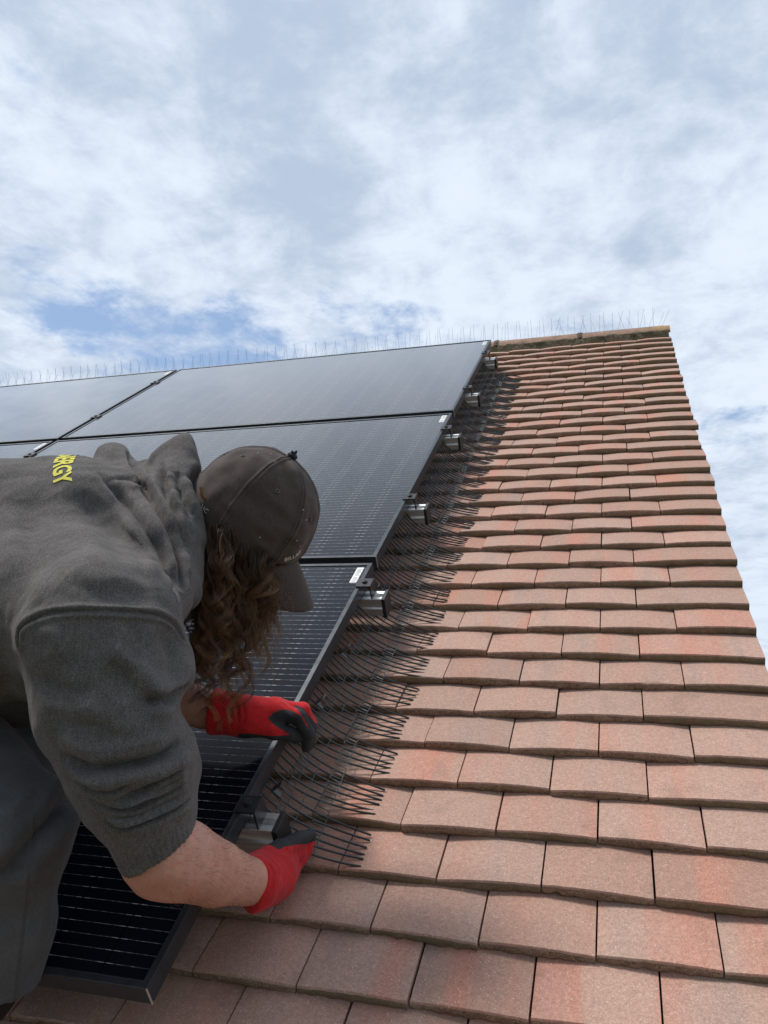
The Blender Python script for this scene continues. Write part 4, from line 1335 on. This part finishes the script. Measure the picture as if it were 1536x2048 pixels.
RAD = math.radians
seams = [line_on_cap([(RAD(a), RAD(88)), (RAD(a), RAD(-34))]) for a in (2, 47, 106, 178, 240, 300)]
for P_ in seams:
    i, d, t = cap.dist(P_, 0.02)
    cap.V[i] += cap.N[i] * (0.0026 * np.exp(-(d / 0.0046) ** 4) - 0.0026 * np.exp(-d ** 2 / (2 * 0.0011 ** 2)))[:, None]
cap.tree()
cap.fold([(530, 905), (560, 930), (585, 985)], -0.003, 0.008); cap.fold([(470, 985), (520, 1010), (590, 1060)], -0.0030, 0.010)
cap.fold([(440, 1000), (500, 1045), (560, 1080)], 0.0025, 0.010); cap.fold([(500, 1060), (550, 1085), (590, 1090)], -0.0025, 0.008)
cap.fold([(590, 960), (612, 1010), (606, 1070)], 0.0016, 0.006); cap.fold([(545, 950), (580, 985), (600, 1040)], -0.0018, 0.007)
cap.tree(); cap.wobble(0.05, 0.0014, 11)
cap.tree()
CAPO = person_part('cap', cap.V, cap.F, M_CAPM)
# stitching beside the seams, rows of short threads
mb = MB()
for P_ in seams:
    for off in (-0.0032, 0.0032):
        for j in range(1, len(P_) - 2):
            t_ = P_[j + 1] - P_[j]; c_ = P_[j] - HC; s_ = np.cross(t_, c_); s_ /= np.linalg.norm(s_) + 1e-9
            a = P_[j] + s_ * off + c_ / np.linalg.norm(c_) * 0.0016
            mb.tube([a, a + t_ * 0.62], 0.00028, 4, False)
v_ = np.concatenate(mb.v); person_part('seam_stitching', v_, mb.f, M_STITCH, CAPO, smooth=False)
# eyelets
def ring(c, nrm, R_, r_, n=18):
    a = np.cross(nrm, [0.3, 0.9, 0.2]); a /= np.linalg.norm(a); b = np.cross(nrm, a)
    an = np.linspace(0, 2 * np.pi, n + 1)
    return c + R_ * (np.cos(an)[:, None] * a + np.sin(an)[:, None] * b)


for az, el in ((80, 37), (27, 29), (145, 44), (-30, 38), (-85, 44), (210, 44)):
    p = on_cap(RAD(az), RAD(el)); nrm = (p - HC) / np.linalg.norm(p - HC)
    mb = MB().tube(ring(p + nrm * 0.0004, nrm, 0.0031, 0), 0.0010, 6, False)
    person_part('eyelet', np.concatenate(mb.v), mb.f, M_STITCH, CAPO)
    mb = MB().tube([p - nrm * 0.001, p + nrm * 0.0006], 0.0020, 10)
# button with a frayed cover
p = on_cap(0, RAD(89)); nrm = HA
fbn = Field(p - 0.02, p + 0.02, 0.0012)
fbn.ell(p + nrm * 0.001, (HF, HL, HA), (0.0085, 0.0085, 0.005), 0.002)
for _ in range(16):
    d_ = rng.normal(0, 1, 3) + nrm * 1.2; d_ /= np.linalg.norm(d_)
    fbn.cone(p + nrm * 0.002, p + nrm * 0.002 + d_ * rng.uniform(0.006, 0.0105), 0.0022, 0.0011, 0.002)
V, F = fbn.mesh(2); person_part('cap_button', V, F, M_BUTTON, CAPO)
# brim: curved sheet from the front rim
B_ = np.array([0.36, 0.93, 0.02]); B_ -= HL * (B_ @ HL) * 0.7; B_ /= np.linalg.norm(B_)
BN = np.cross(HL, B_); BN /= np.linalg.norm(BN)
if BN @ HF < 0: BN = -BN                              # outward (upper) face of the brim
ni, nj = 41, 22
s_ = np.linspace(-1, 1, ni); r_ = np.linspace(0, 1, nj)
def brim_pt(s, r, up=0.0):
    th = s * RAD(60)
    root = HC + HF * 0.1035 * math.cos(th) + HL * 0.087 * math.sin(th) + HA * (-0.020 - 0.040 * s * s)
    ln = 0.088 * (1 - abs(s) ** 3.0) ** 0.55
    tip_in = HL * (-0.010 * s * r)
    return root + B_ * ln * r + tip_in - BN * (0.008 * r * r + 0.020 * s * s * r) + BN * (up - 0.004 * (1 - r))
top = np.array([[brim_pt(a, b, 0.0018) for a in s_] for b in r_]).reshape(-1, 3)
bot = np.array([[brim_pt(a, b, -0.0018) for a in s_] for b in r_]).reshape(-1, 3)
Vb = np.concatenate([top, bot]); nb = len(top); Fb = []
for j in range(nj - 1):
    for i in range(ni - 1):
        q = (j * ni + i, j * ni + i + 1, (j + 1) * ni + i + 1, (j + 1) * ni + i)
        Fb.append(q); Fb.append(tuple(nb + w for w in q[::-1]))
    for i in (0, ni - 1):
        Fb.append((j * ni + i, (j + 1) * ni + i, nb + (j + 1) * ni + i, nb + j * ni + i))
for i in range(ni - 1):
    a = (nj - 1) * ni + i; Fb.append((a, a + 1, nb + a + 1, nb + a))
    Fb.append((i + 1, i, nb + i, nb + i + 1))
BRIM = person_part('brim', Vb, Fb, M_CAPM, CAPO)
mb = MB()
for r in (0.30, 0.45, 0.60, 0.75, 0.93):
    P_ = np.array([brim_pt(a, r, 0.0022) for a in np.linspace(-0.93, 0.93, 74)])
    for j in range(0, len(P_) - 1):
        mb.tube([P_[j], P_[j] + (P_[j + 1] - P_[j]) * 0.66], 0.00032, 4, False)
person_part('brim_stitching', np.concatenate(mb.v), mb.f, M_STITCH, BRIM, smooth=False)
# flecks of plaster on the cap
mb = MB()
for x, y in ((436, 908), (424, 921), (516, 906), (542, 908), (594, 1081), (601, 1092), (587, 1141), (571, 1156), (608, 1189), (606, 1020), (612, 1040), (520, 1075)):
    h = cap.hit(x, y)
    if h is None or h[2] > 1.45:
        continue
    mb.cyl(h - np.array([0, 0, 0.0004]), (rng.normal(0, .3), rng.normal(0, .3), -1), 0.0009, 0.0009, 6)
person_part('plaster_flecks', np.concatenate(mb.v), mb.f, M_WHITE, CAPO, smooth=False)
# lettering over the brim and on the strap at the back
hp = cap.hit(587, 1113)
if hp is not None:
    i_ = np.argmin(((cap.V - hp) ** 2).sum(1)); nn = cap.N[i_]
    ex_ = np.array([0.93, -0.08, 0.35]); ex_ -= nn * (ex_ @ nn); ex_ /= np.linalg.norm(ex_); ey_ = np.cross(nn, ex_)
    if ey_[1] > 0: ey_ = -ey_
    wrapped_text('front_lettering', 'BILLAB', cap, hp + ey_ * -0.004, ex_, ey_, 0.0115, M_WHITE, CAPO, 0.0007, 0.01)
hp = cap.hit(407, 1022)
if hp is not None:
    i_ = np.argmin(((cap.V - hp) ** 2).sum(1)); nn = cap.N[i_]
    ex_ = np.array([0.80, 0.55, 0.0]); ex_ -= nn * (ex_ @ nn); ex_ /= np.linalg.norm(ex_); ey_ = np.cross(nn, ex_)
    if ey_[1] > 0: ey_ = -ey_
    wrapped_text('strap_lettering', 'HC', cap, hp, ex_, ey_, 0.011, M_WHITE, CAPO, 0.0007, 0.01)

# ------------------------------------------------------------------ gloves
def glove(H, lo, hi, cuff, cuts, polys, palm_dir, folds, label):
    f = Field(lo, hi, 0.0019)
    hand(f, H)
    (c0, r0), (c1, r1), (q, nn) = cuff
    f.cone(c0, c1, r0, r1, 0.010)
    f.plane(q, nn)
    V, F = f.mesh(4)
    g_ = Cloth(V, F)
    for pts, a, s in folds: g_.crease(pts, a, s)
    g_.tree(); g_.wobble(0.03, 0.0006, 2); g_.N = vnormals(g_.V, g_.F)
    fcn = g_.V[g_.F].mean(1); N = g_.N[g_.F].mean(1)
    px, py = proj(fcn)
    grey = (N @ palm_dir) > 0.45
    front = N[:, 2] < 0.25
    for sign, poly in polys:
        m = inside(px, py, poly) & front
        grey[m] = sign
    # nothing of the coating on the cuff
    grey &= ((fcn - c1) @ ((c1 - c0) / np.linalg.norm(c1 - c0))) > 0.004
    o = person_part('glove', g_.V, g_.F, [M_GRED, M_GPALM], midx=grey.astype(int))
    o['label'] = label
    return o, g_


GL, gl = glove(LH, LP(395, 1340, 1.42) - (0, 0.02, 0.09), LP(650, 1530, 1.46) + (0.01, 0.01, 0.07),
               ((LP(430, 1423, 1.400), 0.0405), (LP(474, 1429, 1.400), 0.0350), (LP(424, 1421, 1.400), (-1, -0.12, 0.05))), None,
               [(False, [(400, 1380), (575, 1385), (612, 1405), (632, 1425), (634, 1462), (622, 1466), (617, 1452), (604, 1429), (582, 1418), (562, 1417), (545, 1424), (534, 1436), (548, 1452), (577, 1468), (540, 1470), (495, 1464), (475, 1466), (400, 1480)]),
                (True, [(562, 1419), (583, 1421), (603, 1432), (614, 1453), (618, 1466), (640, 1500), (600, 1510), (575, 1475), (578, 1468), (549, 1451), (536, 1437), (546, 1426)]),
                (True, [(475, 1467), (500, 1467), (540, 1472), (577, 1470), (600, 1470), (600, 1500), (480, 1490)]),
                (True, [(586, 1408), (606, 1416), (621, 1434), (640, 1455), (650, 1500), (621, 1480), (614, 1448), (600, 1425)])],
               np.array([0.0, 0.85, 0.5]), [([(470, 1395), (476, 1425), (474, 1455)], 0.0022, 0.0028), ([(482, 1400), (487, 1425), (486, 1452)], 0.0012, 0.0022), ([(560, 1405), (575, 1415), (585, 1428)], 0.0008, 0.0022)],
               'red and grey glove pinching the panel edge')
GR, gr_ = glove(RH, LP(450, 1640, 1.18) - (0.01, 0.01, 0.08), LP(650, 1830, 1.30) + (0.01, 0.02, 0.09),
                ((LP(505, 1768, 1.170), 0.0395), (LP(538, 1757, 1.222), 0.0375), (LP(494, 1765, 1.172), (-0.80, -0.10, -0.58))), None,
                [(True, [(495, 1712), (520, 1700), (560, 1684), (600, 1660), (640, 1650), (632, 1682), (612, 1688), (590, 1690), (566, 1694), (548, 1700), (530, 1712), (515, 1718)]),
                 (False, [(497, 1716), (515, 1719), (532, 1713), (550, 1701), (568, 1696), (592, 1692), (614, 1690), (630, 1684), (625, 1700), (605, 1712), (600, 1760), (575, 1800), (470, 1815), (470, 1716)])],
                np.array([0.2, -0.75, 0.5]), [([(532, 1722), (547, 1745), (540, 1785)], 0.0022, 0.0028), ([(541, 1718), (556, 1740), (551, 1780)], 0.0012, 0.0022)],
                'red and grey glove reaching under the wire mesh')

# ------------------------------------------------------------------ trousers and boots
ft = Field((-0.86, 0.20, 0.86), (-0.36, 0.74, 1.62), 0.0048)
ft.chain([HIP, KN_R + (-0.020, 0.0, 0)], [0.125, 0.086], 0.05)
ft.chain([KN_R + (-0.020, 0, 0), LP(4, 1850, 1.07), LP(-18, 2020, 1.07)], [0.080, 0.061, 0.058], 0.03, clip=[(LP(0, 2022, 1.015), (0.0, 1.0, 0.0))])
ft.chain([HIP + (0, 0, 0.1), KN_L], [0.125, 0.088], 0.05)
ft.chain([KN_L, LP(-150, 1920, 1.30)], [0.086, 0.065], 0.03, clip=[(LP(-140, 1910, 1.30), (0, 1.0, 0.05))])
ft.cone(LP(-190, 1330, 1.31), HIP, 0.145, 0.15, 0.05)
V, F = ft.mesh(4)
tr = Cloth(*split(V, F))
tr.crease([(152, 1585), (110, 1632), (60, 1690), (5, 1765)], 0.018, 0.010, 0.1)
tr.fold([(155, 1640), (120, 1720), (85, 1830), (60, 1950)], 0.004, 0.012)
tr.crease([(90, 1590), (50, 1640), (5, 1680)], 0.008, 0.008)
tr.tree(); tr.fold([(60, 1800), (40, 1880), (20, 1980)], -0.005, 0.016); tr.wobble(0.12, 0.0032, 8).wobble(0.05, 0.0011, 4); tr.tree()
tr.seam([(70, 1640), (60, 1750), (45, 1880), (30, 2000)], 0.0020, 0.0014)
TRO = person_part('work_trousers', tr.V, tr.F, M_TROU)
for an, tip in ((FOOT, 1), (AN_L + (0, 0.02, 0), 2)):
    f = Field(an - (0.22, 0.26, 0.22), an + 0.22, 0.004)
    up = CR @ np.array([0, 0, 1.0]); fw = CR @ np.array([0.25, 0.96, 0.0]); slope = CR @ np.array([0, CP, SP])
    fw = slope * 0.95 + CR @ np.array([0.2, 0, 0]); fw /= np.linalg.norm(fw); nr = CR @ np.array([0, -SP, CP])
    b0 = an + nr * 0.035
    f.chain([b0 - fw * 0.09, b0 + fw * 0.05, b0 + fw * 0.14], [0.038, 0.040, 0.034], 0.02)
    f.cone(b0 - fw * 0.04, (AN_R if tip == 1 else AN_L) + (0, -0.02, 0), 0.046, 0.047, 0.03)
    f.plane(an, -nr)
    V, F = f.mesh(4)
    person_part('boot', V, F, M_BOOT)

# ------------------------------------------------------------------ long curly hair
def make_hair():
    r = np.random.default_rng(21)
    down = np.array([0.02, 1.0, 0.03]); down /= np.linalg.norm(down)
    SV = []; SR = []; SC_ = []
    npt = 46
    t = np.linspace(0, 1, npt)
    rim = [(405, 1040), (417, 1056), (446, 1058), (476, 1081), (505, 1100), (526, 1117), (546, 1128)]
    nl = 150
    for L_ in range(nl):
        a = r.random() ** 1.25
        layer = r.random()                          # 0 outer (near), 1 inner/far
        if L_ % 9 == 0: a, layer = r.uniform(0.18, 0.42), -0.06       # over the ear
        q = bez(rim, 101)[int(a * 100)]
        root = LP(q[0] + r.normal(0, 4), q[1] - (5 if layer < 0 else 22 if a < 0.5 and layer > 0.5 else 11 if a < 0.5 else 6) + r.normal(0, 4), 1.240 + 0.060 * abs(a - 0.55) + layer * 0.14)
        # where the lock ends: mostly gathered towards the left of the face
        if a > 0.72:
            xe = r.normal(520, 17); ye = r.normal(1235, 55)
        elif a > 0.4:
            xe = r.normal(450, 24); ye = r.normal(1350, 50)
        else:
            xe = r.normal(405, 12); ye = r.normal(1280, 58)
        if r.random() < 0.14 and a <= 0.72: ye += r.uniform(40, 95)
        ye = min(ye, 1462)
        end = LP(xe, ye, root[2] - 0.006 + r.normal(0, 0.018) + (0.03 if a < 0.2 else 0))
        mid = root * 0.55 + end * 0.45 + np.array([(0.020 if a > 0.3 else -0.004) + r.normal(0, 0.010), -0.004, r.normal(0, 0.010) - 0.016 * (1 - layer)])
        c = (1 - t)[:, None] ** 2 * root + 2 * (t * (1 - t))[:, None] * mid + (t ** 2)[:, None] * end
        length = np.linalg.norm(np.diff(c, axis=0), axis=1).sum()
        turns = length / r.uniform(0.052, 0.100); ph = r.uniform(0, 6.28); hand_ = r.choice([-1, 1])
        amp = r.uniform(0.0060, 0.0140) * (0.15 + 0.85 * np.clip(t * 1.6, 0, 1)) * (1 + 0.35 * t)
        tg = np.gradient(c, axis=0); tg /= np.linalg.norm(tg, axis=1, keepdims=True)
        e1 = np.cross(tg, [0, 0, 1.0]); e1 /= np.linalg.norm(e1, axis=1, keepdims=True); e2 = np.cross(tg, e1)
        w = turns * 2 * np.pi * t ** 1.08 + ph
        core = c + (amp * np.cos(w))[:, None] * e1 + (amp * np.sin(w) * hand_)[:, None] * e2
        ns = r.integers(17, 27)
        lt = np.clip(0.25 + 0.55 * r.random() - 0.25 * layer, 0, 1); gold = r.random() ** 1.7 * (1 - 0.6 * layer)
        for s_i in range(ns):
            o = r.normal(0, 1, 2); sp = 0.0038 * (0.8 + 0.5 * np.sin(np.pi * t)) * (1 - 0.68 * t)
            drift = r.normal(0, 0.0022, 3) * t[:, None] ** 2
            ph2 = r.normal(0, 0.25)
            P_ = core + (o[0] * sp)[:, None] * e1 + (o[1] * sp)[:, None] * e2 + drift
            P_ = P_ + (0.0016 * np.sin(w * 1.0 + ph2 + o[0]) + 0.0011 * np.sin(w * 2.3 + 5 * o[1]))[:, None] * e1
            if r.random() < 0.09:                     # a stray hair
                P_ = P_ + (t[:, None] ** 1.5) * np.array([r.normal(0.006, 0.016), r.normal(0, 0.006), r.normal(0, 0.01)])
            rad = (0.00021 + 0.00015 * r.random()) * (1 - 0.55 * t ** 3)
            SV.append(P_); SR.append(rad)
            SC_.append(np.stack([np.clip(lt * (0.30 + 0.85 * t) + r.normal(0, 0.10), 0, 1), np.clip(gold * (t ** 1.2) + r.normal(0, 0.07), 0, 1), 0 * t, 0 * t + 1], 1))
    # single fine strays, blown to the right
    for _ in range(130):
        q = bez(rim, 101)[int(r.random() * 100)]
        root = LP(q[0], q[1] + 14, 1.285); e = LP(q[0] + r.normal(16, 26), q[1] + r.uniform(120, 260), 1.27 + r.normal(0, 0.03))
        c = root + (e - root) * t[:, None] + np.stack([0.010 * np.sin(t * r.uniform(5, 11) + r.uniform(0, 6)), 0 * t, 0.008 * np.sin(t * 8 + r.uniform(0, 6))], 1) * t[:, None]
        SV.append(c); SR.append(np.full(npt, 0.00022)); SC_.append(np.tile([0.6, 0.4, 0, 1], (npt, 1)))
    # the curl that comes through at the back of the cap
    for _ in range(26):
        base = bez([(402, 975), (405, 990), (418, 1004), (425, 1022), (414, 1036), (398, 1034)], npt)
        j = r.normal(0, 1.9, 2)
        c = np.array([LP(x + j[0], y + j[1], 1.262 - 0.006 * math.sin(3.1 * k_ / npt)) for k_, (x, y) in enumerate(base)])
        SV.append(c); SR.append(np.full(npt, 0.00045)); SC_.append(np.tile([0.65, 0.35 + 0.2 * r.random(), 0, 1], (npt, 1)))
    P_ = np.array(SV); Rr = np.array(SR); Cc = np.array(SC_)
    m_, n_ = P_.shape[:2]
    tg = np.gradient(P_, axis=1); tg /= np.linalg.norm(tg, axis=2, keepdims=True) + 1e-9
    e1 = np.cross(tg, np.array([0.2, 0.1, 1.0])); e1 /= np.linalg.norm(e1, axis=2, keepdims=True) + 1e-9; e2 = np.cross(tg, e1)
    K = 3
    an = np.arange(K) * 2 * np.pi / K
    Vv = P_[:, :, None] + Rr[:, :, None, None] * (np.cos(an)[None, None, :, None] * e1[:, :, None] + np.sin(an)[None, None, :, None] * e2[:, :, None])
    col = np.repeat(Cc[:, :, None], K, 2).reshape(-1, 4)
    b_ = (np.arange(m_) * n_ * K)[:, None, None]; i = (np.arange(n_ - 1) * K)[None, :, None]; j = np.arange(K)[None, None, :]; j2 = (j + 1) % K
    Ff = np.stack([b_ + i + j, b_ + i + j2, b_ + i + K + j2, b_ + i + K + j], -1).reshape(-1, 4)
    return Vv.reshape(-1, 3), Ff, col


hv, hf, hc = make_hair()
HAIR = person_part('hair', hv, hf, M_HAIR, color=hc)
